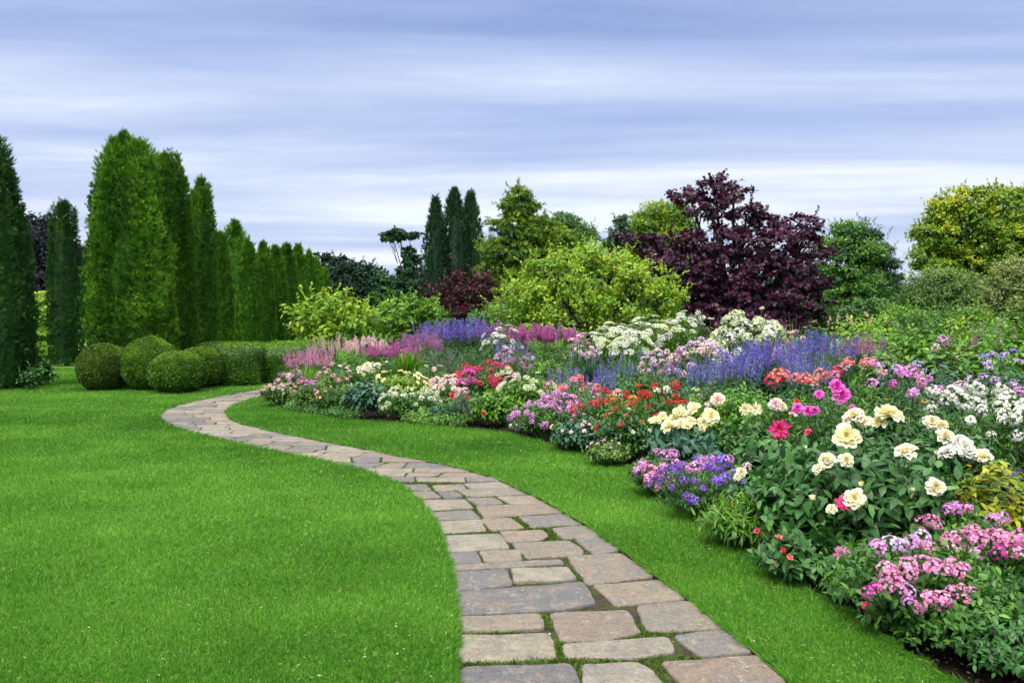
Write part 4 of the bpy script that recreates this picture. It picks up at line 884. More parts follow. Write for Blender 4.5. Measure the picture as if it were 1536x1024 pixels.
P_('wide drift of pink flower clusters at the right edge under the yellow leaves', 'verbena_plant', 'flowering plant', 1480, 770, 4.7, 190, 'small', 'mid', 700, 'cluster', 'pink', dp=.7, lf=1.1, at_px=[
    (x, y, s, None, c) for x, y, s, c in ((1383, 785, 11, 'pink'), (1396, 780, 11, 'pink'), (1407, 787, 8, 'pink'), (1421, 764, 10, 'orchid'), (1436, 761, 12, 'orchid'), (1450, 762, 9, 'pink'), (1490, 780, 10, 'orchid'), (1504, 776, 10, 'orchid'), (1424, 812, 13, 'pink'), (1440, 806, 13, 'pink'), (1456, 800, 12, 'pink'),
    (1470, 808, 14, 'pink'), (1486, 804, 12, 'pink'), (1500, 808, 14, 'pink'), (1516, 812, 13, 'pink'), (1530, 806, 13, 'pink'), (1465, 829, 11, 'orchid'), (1498, 829, 11, 'magenta'), (1512, 826, 10, 'pink'), (1530, 828, 11, 'pink'), (1462, 794, 9, 'pink'), (1430, 822, 10, 'palepink'))])
P_('plain small-leaved green plant in the bottom right corner', 'leafy_plant', 'plant', 1478, 872, 3.85, 190, 'mid', 'mid', 620, dp=.6, lf=.72)
P_('low leafy plant at the very edge of the soil in the bottom right corner', 'leafy_plant', 'plant', 1530, 915, 3.5, 150, 'mid', 'dark', 460, dp=.5, lf=.6)
P_('dark leafy mass at the right edge beside the pink clusters', 'leafy_plant', 'plant', 1545, 850, 4.3, 150, 'mid', 'dark', 520, dp=.6, lf=.7)
P_('low sprig of leaves on bare soil below the pink clusters', 'leafy_plant', 'plant', 1300, 866, 4.4, 110, 'small', 'mid', 260, dp=.35, lf=1.1, at_px=[])
P_('sparse low sprigs on bare soil right of the pink bloom', 'leafy_plant', 'plant', 1262, 862, 4.6, 50, 'lance', 'mid', 70, dp=.2, lf=.6)
P_('yellow-leaved small shrub at the right edge', 'yellow_shrub', 'shrub', 1492, 706, 5.2, 105, 'mid', 'yellowleaf', 150, dp=.5, lf=1.1, fh=.62, dens=.42)
P_('dark blue-violet flowered plant behind the yellow-leaved shrub', 'violet_plant', 'flowering plant', 1512, 692, 5.8, 80, 'small', 'dark', 260, 'small', 'purpleflower', 16, fs=.022, dp=.4, zmin=.2)
P_('white flowered phlox in front of the lilac flowers, right side', 'phlox_plant', 'flowering plant', 1445, 606, 7.1, 160, 'lance', 'mid', 620, 'cluster', 'white', dp=.9, lf=.8, at_px=[
    (1433, 592, 16), (1444, 600, 15), (1422, 600, 13), (1398, 586, 9), (1396, 611, 10), (1405, 590, 8), (1459, 579, 9), (1470, 585, 10), (1466, 603, 12), (1474, 616, 10), (1456, 630, 9, 'double'), (1488, 653, 7), (1394, 636, 12), (1452, 610, 8)])
P_('white flowered phlox at the right edge', 'phlox_plant', 'flowering plant', 1515, 600, 7.0, 120, 'lance', 'mid', 480, 'cluster', 'white', dp=.9, lf=.8, at_px=[(1500, 583, 10), (1508, 594, 13), (1496, 588, 8), (1502, 608, 11), (1505, 620, 10), (1503, 630, 7), (1525, 612, 11), (1532, 620, 12), (1524, 628, 9), (1526, 654, 9), (1536, 604, 9)])
P_('mound with lilac and pink heads right of the magenta blooms', 'phlox_plant', 'flowering plant', 1348, 566, 8.3, 150, 'lance', 'mid', 640, 'cluster', 'orchid', dp=1., lf=.8, at_px=[
    (1350, 556, 11), (1366, 556, 10), (1358, 563, 9), (1376, 563, 8, None, 'pink'), (1308, 575, 9), (1341, 576, 7, None, 'magenta'), (1369, 589, 9, None, 'orchid'), (1382, 575, 8, None, 'pink'), (1393, 568, 6), (1409, 585, 7, None, 'pink'), (1375, 546, 6, None, 'lilac'), (1326, 560, 6, None, 'pink'), (1434, 582, 8, None, 'lilac'), (1440, 578, 7, None, 'palepink')])
P_('plant with bright magenta pompom blooms in the middle right', 'zinnia_plant', 'flowering plant', 1238, 590, 7.2, 110, 'lance', 'mid', 520, 'double', 'magenta', dp=.8, lf=.8, at_px=[(1254, 580, 14), (1262, 593, 16), (1229, 592, 9), (1212, 617, 11), (1197, 612, 10), (1222, 616, 9), (1279, 613, 8), (1196, 603, 6, 'small', 'red')])
P_('plant with coral red flat heads left of the magenta pompoms', 'zinnia_plant', 'flowering plant', 1190, 578, 8.4, 130, 'small', 'bright', 560, 'cluster', 'coral', dp=.9, at_px=[
    (1160, 569, 12, None, 'crimson'), (1170, 563, 13), (1194, 567, 8), (1208, 568, 9), (1216, 573, 9), (1222, 577, 7, None, 'palepink'), (1232, 562, 10), (1226, 567, 7, None, 'peach')])
P_('plant with rosy pink heads behind the magenta pompoms', 'zinnia_plant', 'flowering plant', 1275, 560, 8.8, 110, 'small', 'mid', 520, 'cluster', 'pink', dp=.9, at_px=[
    (1258, 557, 9, None, 'crimson'), (1273, 544, 8, None, 'coral'), (1271, 550, 7, None, 'palepink'), (1300, 545, 9, None, 'coral'), (1308, 544, 9), (1296, 549, 6, None, 'palepink'), (1320, 548, 7, None, 'lilac'), (1266, 550, 7), (1252, 562, 7), (1317, 556, 6, None, 'palepink')])
# front edge, middle to left
P_('red flowered low plant right of the coral phlox', 'geranium_plant', 'flowering plant', 905, 585, 9.9, 85, 'small', 'mid', 460, 'cluster', 'red', 16, fs=.038, dp=.8, fm2='crimson', lf=1.2)
P_('red flowered plant with a few white dots left of the yellow bloom crowd', 'geranium_plant', 'flowering plant', 975, 580, 9.6, 105, 'small', 'mid', 520, 'cluster', 'red', 18, fs=.038, dp=.8, fm2='red', lf=1.2, at_px=[(985, 586, 6, None, 'white'), (927, 590, 7, None, 'white'), (950, 598, 7, None, 'orangebud'), (1013, 578, 8, None, 'red'), (1001, 585, 7, None, 'white')])
P_('green edging plant dotted with tiny pink and cream flowers, under the red ones', 'edging_plant', 'flowering plant', 880, 622, 9.2, 95, 'mid', 'bluegreen', 420, 'small', 'palepink', 14, fs=.022, dp=.6, fm2='pink')
P_('green edging plant dotted with red and white flowers, left of the orchid mound', 'edging_plant', 'flowering plant', 942, 612, 8.7, 90, 'mid', 'dark', 420, 'small', 'red', 14, fs=.026, dp=.6, fm2='greenwhite')
P_('low variegated edging plant just left of the orchid pink mound', 'edging_plant', 'plant', 915, 655, 8.35, 75, 'small', 'olive', 340, 'small', 'palepink', 8, fs=.018, dp=.4, fm2='orchid')
P_('low dark-leaved edging plant with bronze tips below the dotted ones', 'edging_plant', 'plant', 862, 652, 9.3, 60, 'mid', 'dark', 240, 'small', 'peach', 5, fs=.018, dp=.35)
P_('drooping orchid pink phlox at the bed edge in the middle', 'phlox_plant', 'flowering plant', 822, 600, 10.4, 92, 'small', 'mid', 420, 'cluster', 'orchid', 34, fs=.040, dp=.6, zmin=-.2, lf=1.1, up=.2, fm2='orchid')
P_('small pale flowered tuft at the bed edge below the orchid phlox', 'edging_plant', 'flowering plant', 785, 642, 10.7, 44, 'small', 'grey', 150, 'small', 'white', 9, fs=.02, dp=.3)
P_('coral-pink phlox with a greenish centre next to the violet bellflowers', 'phlox_plant', 'flowering plant', 856, 566, 11.6, 84, 'small', 'mid', 420, 'cluster', 'pink', 20, fs=.050, dp=.8, fm2='coral')
P_('grey-white tufted plant between coral phlox and red flowers', 'edging_plant', 'plant', 884, 583, 11.0, 42, 'feather', 'grey', 700, 'small', 'lilac', 8, fs=.018, dp=.5, lf=1.4)
P_('violet-blue bellflower clump behind the coral phlox', 'bellflower_plant', 'flowering plant', 890, 560, 12.6, 80, 'lance', 'bluegreen', 380, 'spike', 'violet', 26, fs=.24, dp=.7)
P_('smaller violet-blue bellflower clump left of the coral phlox', 'bellflower_plant', 'flowering plant', 846, 550, 13.2, 56, 'lance', 'bluegreen', 300, 'spike', 'violet', 16, fs=.26, dp=.6, fm2='lavender')
P_('white flowered plant left of the orchid phlox', 'phlox_plant', 'flowering plant', 792, 560, 11.8, 86, 'mid', 'bright', 420, 'umbel', 'greenwhite', 20, fs=.055, dp=.7, fm2='white')
P_('dark low leafy plant on the soil edge under the white flowers', 'edging_plant', 'plant', 786, 610, 11.0, 56, 'mid', 'dark', 240, dp=.4)
P_('lime-leaved plant with sprawling stems below the crimson phlox', 'leafy_plant', 'plant', 742, 582, 11.5, 72, 'mid', 'bright', 330, dp=.6, lf=1.2, at_px=[(701, 596, 5, 'small', 'red'), (725, 620, 4, 'small', 'red')], fk='small', fm='red')
P_('crimson phlox clump in the left half of the bed', 'phlox_plant', 'flowering plant', 727, 546, 13.0, 95, 'mid', 'mid', 420, 'cluster', 'crimson', 34, fs=.062, dp=.8, fm2='crimson', zmin=.1)
P_('hot pink head cluster on the left side of the crimson phlox', 'phlox_plant', 'flowering plant', 700, 556, 12.6, 34, 'mid', 'mid', 130, 'cluster', 'magenta', 9, fs=.055, dp=.4)
P_('pale peach-pink phlox left of the crimson one', 'phlox_plant', 'flowering plant', 672, 566, 12.5, 66, 'small', 'mid', 340, 'cluster', 'palepink', 26, fs=.048, dp=.6, fm2='peach', zmin=0)
P_('grey-green feathery tuft with a red flower at the front edge', 'edging_plant', 'plant', 700, 588, 11.7, 52, 'feather', 'grey', 900, dp=.5, lf=1.3, fk='small', fm='red', at_px=[(678, 594, 6)])
P_('low blue-green edging plant under the pale pink phlox', 'edging_plant', 'plant', 668, 604, 11.7, 56, 'small', 'bluegreen', 300, dp=.4, lf=1.3)
P_('white-green flowered plant spilling to the front edge', 'edging_plant', 'flowering plant', 615, 580, 12.3, 78, 'small', 'mid', 420, 'cluster', 'greenwhite', 38, fs=.036, dp=.6, fm2='white', zmin=-.3)
P_('lime plant with yellow leaves and flowers, left of the white-green one', 'leafy_plant', 'flowering plant', 600, 556, 13.1, 86, 'mid', 'lime', 480, 'small', 'yellow', 22, fs=.045, dp=.7, lf=1.2)
P_('blue-green broad-leaved plant with a pale yellow bloom on top', 'hosta_plant', 'plant', 551, 566, 12.5, 66, 'big', 'bluegreen', 330, 'double', 'yellow', dp=.6, lf=.8, at_px=[(551, 550, 9, None, 'cream', .3), (565, 549, 8, None, 'cream', .3), (541, 556, 6, None, 'cream', .3), (560, 556, 6, None, 'greenwhite', .3), (538, 552, 5, 'umbel', 'white', .3)])
P_('small green bush with orange-peach dots near the left tip of the bed', 'edging_plant', 'flowering plant', 502, 574, 12.8, 60, 'small', 'mid', 300, 'small', 'peach', 10, fs=.022, dp=.45, fm2='orangebud')
P_('low mauve-leaved plant with a pink head near the left tip', 'edging_plant', 'flowering plant', 467, 568, 13.2, 62, 'small', 'olive', 280, 'cluster', 'pink', 12, fs=.030, dp=.45, fm2='orchid')
P_('cream dotted low plant at the left tip of the bed', 'edging_plant', 'flowering plant', 424, 574, 13.9, 60, 'small', 'mid', 280, 'cluster', 'peach', 26, fs=.028, dp=.5, fm2='palepink')
P_('tiny dark plant at the very tip of the bed by the path', 'edging_plant', 'plant', 406, 574, 14.7, 34, 'small', 'maroon', 110, 'small', 'palepink', 6, fs=.02, dp=.3)
P_('clump of arching strap leaves near the left tip of the bed', 'strap_leaf_clump', 'plant', 455, 546, 15.0, 92, 'strap', 'bright', 330, dp=.9, lf=1.0)
P_('pink spiked flowers rising behind the strap-leaved clump', 'gladiolus_plant', 'flowering plant', 464, 525, 16.0, 66, 'strap', 'mid', 160, 'spike', 'pink', 60, fs=.30, dp=.8, fm2='orchid', lf=1.0)
P_('pink spiked flowers climbing right of the strap-leaved clump', 'gladiolus_plant', 'flowering plant', 500, 506, 17.5, 80, 'strap', 'mid', 120, 'spike', 'pink', 30, fs=.30, dp=.8, fm2='palepink')
P_('blue-green tufted leaves right of the strap-leaved clump', 'strap_leaf_clump', 'plant', 518, 546, 15.0, 60, 'strap', 'bluegreen', 240, dp=.7, lf=.8)
P_('light green leafy plant in the middle of the left bed under the pink plumes', 'leafy_plant', 'plant', 530, 522, 16.3, 62, 'lance', 'bright', 320, dp=.7)
P_('broad green strap leaves above the yellow blooms', 'strap_leaf_clump', 'plant', 612, 528, 15.2, 62, 'strap', 'bright', 110, dp=.7, lf=3.2)
P_('green leafy filler above the lime plant', 'leafy_plant', 'plant', 580, 538, 15.5, 60, 'lance', 'mid', 280, 'small', 'palepink', 7, fs=.03, dp=.7)
P_('pale flowered wispy plant under the blue-violet salvias', 'leafy_plant', 'flowering plant', 640, 545, 14.6, 60, 'lance', 'mid', 300, 'umbel', 'palepink', 8, fs=.045, dp=.7)
P_('feathery grey-green mound in the left middle of the bed', 'feathery_plant', 'plant', 668, 520, 16.0, 76, 'feather', 'grey', 2400, dp=.8, lf=1.8)
P_('feathery green mound beside the grey-green one', 'feathery_plant', 'plant', 712, 516, 16.6, 76, 'feather', 'mid', 2400, dp=.8, lf=1.8)
AS = 'astilbe plumes in the left back of the bed'
P_('bright pink astilbe left of the dusky one', 'astilbe_plant', 'flowering plant', 584, 512, 17.6, 84, 'small', 'mid', 380, 'plume', 'astilbe', 32, fs=.34, dp=.8, lf=1.3, group=AS)
P_('dusky mauve astilbe between the bright pink one and the blue-violet salvias', 'astilbe_plant', 'flowering plant', 630, 498, 19, 66, 'small', 'mid', 320, 'plume', 'mauve', 30, fs=.36, dp=.8, lf=1.3, group=AS)
P_('pale mauve spikes at the left end of the astilbe row', 'astilbe_plant', 'flowering plant', 548, 502, 19, 60, 'small', 'mid', 280, 'plume', 'palepink', 22, fs=.30, dp=.7, lf=1.3, group=AS)
P_('blue-violet salvia patch in the back left, left half', 'salvia_plant', 'flowering plant', 662, 482, 20.5, 72, 'lance', 'bluegreen', 320, 'spike', 'violet', 60, fs=.42, dp=.9)
P_('blue-violet salvia patch in the back left, right half beside the mauve plumes', 'salvia_plant', 'flowering plant', 705, 480, 20.8, 64, 'lance', 'bluegreen', 300, 'spike', 'blue', 50, fs=.44, dp=.9, fm2='violet')
P_('mauve plumed plant right of the blue-violet salvias', 'astilbe_plant', 'flowering plant', 742, 482, 21.2, 60, 'small', 'mid', 300, 'plume', 'mauve', 34, fs=.42, dp=.8, lf=1.3, group=AS)
P_('white flat-headed flowers over the mauve plumes', 'yarrow_plant', 'flowering plant', 752, 490, 19.4, 60, 'small', 'mid', 260, 'umbel', 'white', 16, fs=.085, dp=.7, lf=1.2)
P_('magenta-pink astilbe below the lime shrub, left clump', 'astilbe_plant', 'flowering plant', 796, 484, 19.6, 66, 'small', 'mid', 340, 'plume', 'astilbe', 40, fs=.40, dp=.8, lf=1.3, group=AS)
P_('magenta-pink astilbe below the lime shrub, right clump', 'astilbe_plant', 'flowering plant', 838, 486, 19.8, 62, 'small', 'mid', 340, 'plume', 'astilbe', 34, fs=.40, dp=.8, lf=1.3, fm2='mauve', group=AS)
P_('blue-grey spiky plant under the white flat heads', 'salvia_plant', 'flowering plant', 766, 508, 17.4, 60, 'strap', 'bluegreen', 160, 'spike', 'lavender', 22, fs=.30, dp=.7)
P_('green leafy plant under the magenta-pink astilbe', 'leafy_plant', 'plant', 822, 518, 16.3, 90, 'lance', 'mid', 420, 'small', 'pink', 5, fs=.03, dp=.8)
P_('small mauve flowered plant right of the feathery mounds', 'edging_plant', 'flowering plant', 772, 532, 14.8, 56, 'small', 'mid', 280, 'cluster', 'mauve', 16, fs=.04, dp=.6)
P_('leafy green plant behind the white flowered plant', 'leafy_plant', 'plant', 822, 538, 14.3, 66, 'lance', 'bright', 330, dp=.7, lf=1.2)
P_('strap-leaved iris clump in the middle, left one', 'iris_plant', 'plant', 890, 522, 15.2, 76, 'strap', 'bluegreen', 260, 'spike', 'lavender', 14, fs=.24, dp=.8, lf=1.1)
P_('strap-leaved iris clump in the middle, right one', 'iris_plant', 'plant', 948, 520, 15.2, 76, 'strap', 'mid', 260, 'spike', 'lavender', 8, fs=.22, dp=.8, lf=1.2)
P_('green leafy plant with a few orange buds above the red flowers', 'leafy_plant', 'plant', 965, 552, 12.2, 110, 'mid', 'mid', 460, 'bud', 'orangebud', 4, fs=.03, dp=.8)
P_('blue-tinted nepeta plant behind the yellow bloom crowd', 'nepeta_plant', 'flowering plant', 1010, 545, 12.8, 80, 'lance', 'bluegreen', 360, 'spike', 'lavender', 18, fs=.26, dp=.8)
P_('bushy green plant behind the peach bloom', 'leafy_plant', 'plant', 1060, 574, 10.2, 90, 'mid', 'mid', 420, dp=.8)
P_('bright green bushy plant left of the coral heads', 'leafy_plant', 'plant', 1112, 568, 9.8, 90, 'small', 'bright', 560, dp=.8, lf=1.2)
YA = 'white flat-headed umbel plants in the back'
for px, yt, d, w, s in ((890, 502, 17.6, 60, 'low white umbel plant at the left end of the white row'), (925, 486, 18, 72, 'white umbel plant second from the left in the white row'), (975, 480, 18.2, 76, 'white umbel plant in the middle of the white row'), (1025, 476, 18.4, 70, 'white umbel plant at the right end of the white row'), (950, 502, 16.8, 70, 'white umbel plant in front of the middle of the white row')):
    P_(s, 'umbel_plant', 'flowering plant', px, yt, d, w, 'mid', 'bright', 260, 'umbel', 'white', 22, fs=.10, dp=.8, group=YA, fm2='greenwhite', zmin=.3)
P_('single tall white umbels standing above the white row', 'umbel_plant', 'flowering plant', 1054, 478, 17.2, 46, 'lance', 'mid', 80, 'umbel', 'white', dp=.4, at_px=[(1047, 469, 5), (1053, 476, 6), (1066, 478, 6), (1042, 481, 6)])
P_('white hydrangea-like bush in front of the purple maple', 'hydrangea_bush', 'shrub', 1122, 474, 15.2, 104, 'mid', 'mid', 460, 'cluster', 'greenwhite', 52, fs=.10, dp=1.1, fm2='white', zmin=-.1, at_px=[(1143, 462, 4, 'umbel', 'greenwhite')])
P_('lilac-pink phlox left of the white bush', 'phlox_plant', 'flowering plant', 1052, 515, 13.6, 90, 'small', 'mid', 420, 'cluster', 'lilac', 40, fs=.06, dp=.9, fm2='palepink', zmin=0)
P_('dusky pink low phlox below the lilac one', 'phlox_plant', 'flowering plant', 1010, 530, 13.8, 60, 'small', 'olive', 300, 'cluster', 'palepink', 16, fs=.045, dp=.7, fm2='mauve')
SV = 'blue salvias in the right middle of the bed'
for px, yt, d, w, n, c, c2, s in ((1072, 540, 12.0, 74, 40, 'lavender', 'blue', 'pale lavender-blue salvia clump, leftmost of the blue ones'), (1108, 528, 11.6, 60, 40, 'blue', 'lavender', 'blue salvia clump below the white bush'), (1133, 510, 12.2, 46, 34, 'blue', 'violet', 'tall violet-blue salvia clump right below the white bush'),
                               (1172, 512, 12.0, 66, 44, 'blue', 'violet', 'bright blue salvia clump in the centre of the blue ones'), (1214, 532, 11.0, 62, 34, 'lavender', 'blue', 'low greyish-blue salvia clump right of the bright blue one'), (1222, 499, 13.2, 50, 34, 'blue', 'blue', 'tallest deep blue salvia clump'), (1258, 502, 13.0, 50, 26, 'blue', 'mauve', 'blue salvia clump mixed with magenta spikes')):
    P_(s, 'salvia_plant', 'flowering plant', px, yt, d, w, 'lance', 'bluegreen', 280, 'spike', c, n, fs=.34, dp=.7, fm2=c2, group=SV)
P_('magenta spiked plant right of the blue salvias', 'salvia_plant', 'flowering plant', 1296, 502, 13.2, 60, 'strap', 'bluegreen', 160, 'spike', 'astilbe', 40, fs=.30, dp=.7, fm2='mauve')
P_('bright green fine-leaved clump among the blue salvias', 'strap_leaf_clump', 'plant', 1240, 528, 11.4, 58, 'strap', 'mid', 320, dp=.6, lf=.7)
P_('pale pink phlox behind the bright blue salvias', 'phlox_plant', 'flowering plant', 1192, 504, 14.4, 60, 'small', 'mid', 260, 'cluster', 'palepink', 18, fs=.05, dp=.6, fm2='mauve')
P_('tan-green grass tuft in front of the purple maple', 'grass_tuft', 'ornamental grass', 1190, 474, 16.5, 60, 'strap', 'tan', 48, dp=.7, lf=.9)
P_('pale broad-leaved plant right of the grass tuft', 'leafy_plant', 'plant', 1224, 482, 15.5, 50, 'big', 'bright', 90, dp=.6, lf=.8)
# right back: leafy shrubs
P_('lime leafy shrub with orange-tipped shoots right of the purple maple', 'leafy_shrub', 'shrub', 1290, 462, 16.5, 120, 'ovate', 'lime', 560, 'plume', 'peach', 16, fs=.13, dp=1.1, lf=1.1, dens=.62)
P_('bright green leafy shrub in front of the orange-tipped one', 'leafy_shrub', 'shrub', 1322, 486, 14.5, 110, 'ovate', 'bright', 460, dp=1., lf=1.1, dens=.62)
P_('broad-leaved green shrub in the right back', 'leafy_shrub', 'shrub', 1392, 478, 14.0, 120, 'big', 'bright', 420, dp=1.1, lf=.9, dens=.62)
P_('broad-leaved green shrub under the tan shrub at the right edge', 'leafy_shrub', 'shrub', 1500, 470, 13.5, 140, 'big', 'bright', 460, dp=1.1, lf=.9, dens=.62)
P_('tall leafy shrub below the grey-green shrub', 'leafy_shrub', 'shrub', 1380, 448, 17.5, 100, 'ovate', 'mid', 420, dp=1.1, lf=1.1, dens=.62)
P_('yellowish leafy shrub between the grey-green and the tan shrub', 'leafy_shrub', 'shrub', 1455, 448, 16.5, 100, 'ovate', 'lime', 380, dp=1.1, lf=1.1, dens=.62)
P_('leafy shrub with dark upright stems at the right edge', 'leafy_shrub', 'shrub', 1530, 445, 15.5, 90, 'ovate', 'bright', 320, dp=1., lf=1.1, dens=.62)
P_('broad strap leaves drooping right of the magenta spikes', 'hosta_plant', 'plant', 1330, 520, 11.5, 90, 'hosta', 'bright', 120, dp=.8, lf=.7)
P_('hosta-like plant with a single lilac head above it', 'hosta_plant', 'plant', 1404, 520, 11.2, 100, 'hosta', 'mid', 150, 'cluster', 'orchid', dp=.8, lf=.7, at_px=[(1414, 510, 7), (1403, 521, 6, None, 'palepink')])
P_('hosta-like plant among dry mauve stems, right', 'hosta_plant', 'plant', 1474, 514, 11.5, 100, 'hosta', 'bright', 130, dp=.9, lf=.75)
P_('mauve-brown dry leafed plant behind the hosta-like ones', 'leafy_plant', 'plant', 1448, 496, 12.8, 80, 'lance', 'maroon', 240, 'plume', 'mauve', 6, fs=.2, dp=.7)
P_('dark blue-green plant with tiny blue flowers in the right middle', 'nepeta_plant', 'flowering plant', 1420, 548, 9.6, 120, 'mid', 'bluegreen', 480, 'small', 'lavender', 14, fs=.025, dp=.8)
P_('lilac flowered plant at the right edge, middle height', 'phlox_plant', 'flowering plant', 1505, 535, 9.8, 100, 'mid', 'bluegreen', 420, 'cluster', 'lilac', 16, fs=.045, dp=.8, fm2='lavender')
P_('green leafy plant behind the white phlox at the right edge', 'leafy_plant', 'plant', 1500, 565, 8.4, 120, 'mid', 'mid', 420, 'cluster', 'orchid', dp=.8, at_px=[(1530, 587, 8, None, 'orchid')])
P_('bushy green plant in front of the coral heads', 'leafy_plant', 'plant', 1175, 590, 8.0, 110, 'small', 'mid', 560, dp=.7, lf=1.3)
P_('leafy plant between the big cream roses and the white phlox', 'leafy_plant', 'plant', 1345, 610, 6.9, 120, 'big', 'dark', 330, 'bud', 'orangebud', dp=.8, lf=.7, at_px=[(1328, 601, 5), (1385, 605, 6)])
P_('leafy plant behind the hot pink daisy, left of the magenta pompoms', 'leafy_plant', 'plant', 1285, 640, 6.5, 110, 'mid', 'dark', 330, dp=.8)
P_('mauve and white speckled phlox right of the feathery mounds', 'phlox_plant', 'flowering plant', 770, 520, 15.8, 60, 'small', 'mid', 300, 'cluster', 'lilac', 22, fs=.045, dp=.7, fm2='mauve')
P_('small lavender-blue nepeta in front of the iris clumps', 'nepeta_plant', 'flowering plant', 925, 545, 13.4, 70, 'lance', 'bluegreen', 300, 'spike', 'lavender', 30, fs=.22, dp=.7, fm2='blue')
P_('pale pink phlox in front of the right iris clump', 'phlox_plant', 'flowering plant', 985, 528, 14.4, 50, 'small', 'olive', 260, 'cluster', 'palepink', 20, fs=.045, dp=.6, fm2='lilac')
P_('creamy white phlox between the crimson and the coral phlox', 'phlox_plant', 'flowering plant', 762, 556, 12.7, 44, 'small', 'mid', 240, 'cluster', 'greenwhite', 16, fs=.045, dp=.5, fm2='palepink')
P_('pink phlox in the back between the umbels and the magenta astilbe', 'phlox_plant', 'flowering plant', 868, 506, 17.0, 46, 'small', 'mid', 200, 'cluster', 'palepink', 18, fs=.055, dp=.6, fm2='mauve')
P_('mixed red and orange flowered plant right above the dotted edging plants', 'geranium_plant', 'flowering plant', 940, 588, 9.3, 80, 'small', 'mid', 380, 'cluster', 'red', 12, fs=.036, dp=.6, fm2='orangebud', lf=1.2)
P_('cream and pink dotted plant left of the peach bloom', 'phlox_plant', 'flowering plant', 1048, 588, 9.2, 50, 'small', 'bright', 240, 'cluster', 'greenwhite', 8, fs=.035, dp=.5, fm2='palepink')
P_('orchid pink phlox above the drooping one', 'phlox_plant', 'flowering plant', 838, 586, 10.9, 60, 'small', 'mid', 280, 'cluster', 'pink', 16, fs=.042, dp=.5, fm2='orchid')
P_('violet dotted low plant in the right back under the broad leaves', 'nepeta_plant', 'flowering plant', 1360, 534, 10.4, 70, 'small', 'bluegreen', 300, 'small', 'lavender', 18, fs=.025, dp=.6)
P_('tall upright stemmed plant with bronze twigs at the right', 'leafy_plant', 'plant', 1492, 470, 12.2, 60, 'lance', 'bright', 160, 'spike', 'mauve', 8, fs=.22, dp=.6, dens=.35)
P_('low leafy plant tucked under the front of the large pink spread', 'leafy_plant', 'plant', 1372, 888, 4.0, 130, 'mid', 'mid', 300, dp=.4, lf=.7)
P_('bushy plant of mauve-pink heads just behind the cream dotted one at the left tip', 'phlox_plant', 'flowering plant', 440, 556, 14.6, 50, 'small', 'mid', 260, 'cluster', 'mauve', 20, fs=.04, dp=.5, fm2='palepink')
P_('soft pink heads above the low mauve-leaved plant', 'phlox_plant', 'flowering plant', 500, 548, 14.0, 56, 'small', 'bright', 280, 'cluster', 'pink', 14, fs=.036, dp=.5, fm2='palepink')
P_('loose yellow-green leafy plant between the strap leaves and the yellow flowers', 'leafy_plant', 'plant', 540, 540, 14.2, 60, 'lance', 'bright', 260, 'umbel', 'greenwhite', 6, fs=.045, dp=.5, dens=.7)
# leafy cover filling the bed between the named plants
def cover():
    n = 90000; Y = 6.5+rng.random(n)**.8*20; px = rng.uniform(400, 1640, n); X = (px-768)/FPX*Y
    k = X > xb(np.minimum(Y, 22))+.55; k |= (Y > 22.7) & (X > 2); X = X[k]; Y = Y[k]; n = len(X)
    k = (Y < 22.4) | (X > 4); X = X[k]; Y = Y[k]; n = len(X)
    base = np.stack([X, Y, X*0], 1); f = fn(base, 1.4); h = (.22+.10*f)*np.clip((Y-4)/10, .5, 1.25)
    P = np.stack([X, Y, .08+h*rng.random(n)**.6], 1); on = nrm(rdir(n)*.6+np.array([0, -.2, 1])); Xf, Yf, Zf = frames(np.cross(on, rdir(n)), on)
    s = rng.uniform(.05, .13, n); mb = MB(); mb.inst(DIA, P, Xf, Yf, Zf, s*.5, s, tint=np.clip(.4+.2*f+rng.normal(0, .18, n), 0, 1))
    tag(mb.build('ground_cover', M['mid']), 'low green leafy ground cover between the flowering plants', 'ground cover', kind='stuff')
cover()
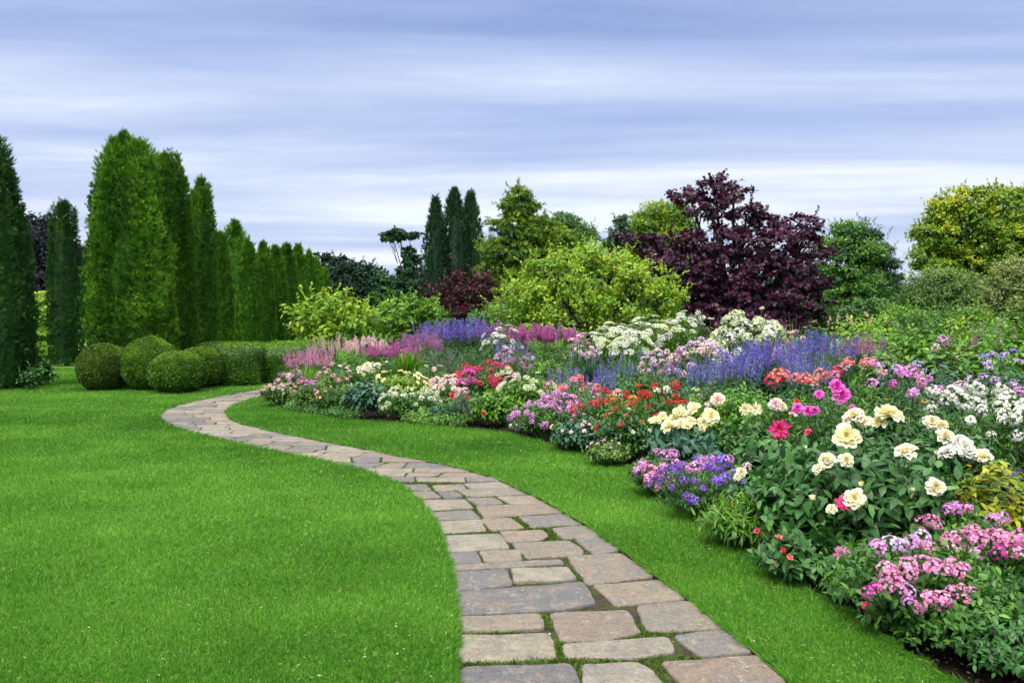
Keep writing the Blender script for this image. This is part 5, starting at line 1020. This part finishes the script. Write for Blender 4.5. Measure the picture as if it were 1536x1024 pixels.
def wider_cover():      # the bed goes on to the right of the frame
    n = 60000; Y = rng.uniform(1.2, 22, n); X = Xat(1600, 1)*Y+rng.random(n)**1.3*9; k = X > np.maximum(xb(np.minimum(Y, 22))+.5, 0); X = X[k]; Y = Y[k]; n = len(X)
    base = np.stack([X, Y, X*0], 1); f = fn(base, 1.3)+.5*fn(base, 3.1); h = np.clip(.45+.28*f, .15, 1.)
    P = np.stack([X, Y, .08+h*rng.random(n)**.6], 1); on = nrm(rdir(n)*.7+np.array([0, -.2, 1])); Xf, Yf, Zf = frames(np.cross(on, rdir(n)), on)
    s_ = rng.uniform(.08, .17, n); mb = MB(); mb.inst(LEAF, P, Xf, Yf, Zf, s_*.5, s_, tint=np.clip(.4+.2*f+rng.normal(0, .18, n), 0, 1))
    tag(mb.build('ground_cover', M['mid']), 'leafy planting continuing to the right beyond the yellow-leaved shrub', 'ground cover', kind='stuff')
wider_cover()
def sprigs():
    n = 5200; Y = 3.6+rng.random(n)**.8*10.2; X = xb(Y)+.03+np.abs(rng.normal(0, .22, n)); c = np.stack([X, Y, X*0], 1)
    k = fn(c, 3.1)+.6*fn(c, 8.) > -.15; c = c[k]; n = len(c); m = 9; idx = np.repeat(np.arange(n), m)
    P = c[idx]+rdir(n*m)*np.array([.05, .05, .0])+np.array([0, 0, -.03]); P[:, 2] += np.minimum(.12, (P[:, 0]-xb(P[:, 1]))*.35)+rng.random(n*m)*.10
    on = nrm(rdir(n*m)*.6+np.array([0, -.3, 1.])); Xf, Yf, Zf = frames(np.cross(on, rdir(n*m))+np.array([0, 0, .3]), on); s_ = rng.uniform(.018, .05, n*m)
    mb = MB(); mb.inst(LEAF, P, Xf, Yf, Zf, s_*.5, s_, tint=np.clip(.4+.25*fn(P, 3.)+rng.normal(0, .15, n*m), 0, 1))
    tag(mb.build('ground_cover', M['mid']), 'tiny low leaves spilling over the soil along the front edge of the bed', 'ground cover', kind='stuff')
sprigs()
# leaf litter and small clods on the bare soil strip along the front of the bed
n = 5000; Y = rng.uniform(3.0, 13.5, n); X = xb(Y)+rng.random(n)*.5+.02; P = np.stack([X, Y, -.03+np.minimum(.12, (X-xb(Y))*.35)+.012+rng.random(n)*.01], 1)
Xf, Yf, Zf = frames(rdir(n)*np.array([1, 1, .25]), np.array([0, 0, 1.])+rdir(n)*.5); mb = MB(); s = rng.uniform(.008, .03, n); mb.inst(LEAF, P, Xf, Yf, Zf, s*.55, s)
tag(mb.build('leaf_litter', M['bark']), 'brown leaf litter and crumbs on the bare soil of the bed edge', 'leaf litter', kind='stuff')
print('plants', NPL[0], 'objects', len(bpy.data.objects))
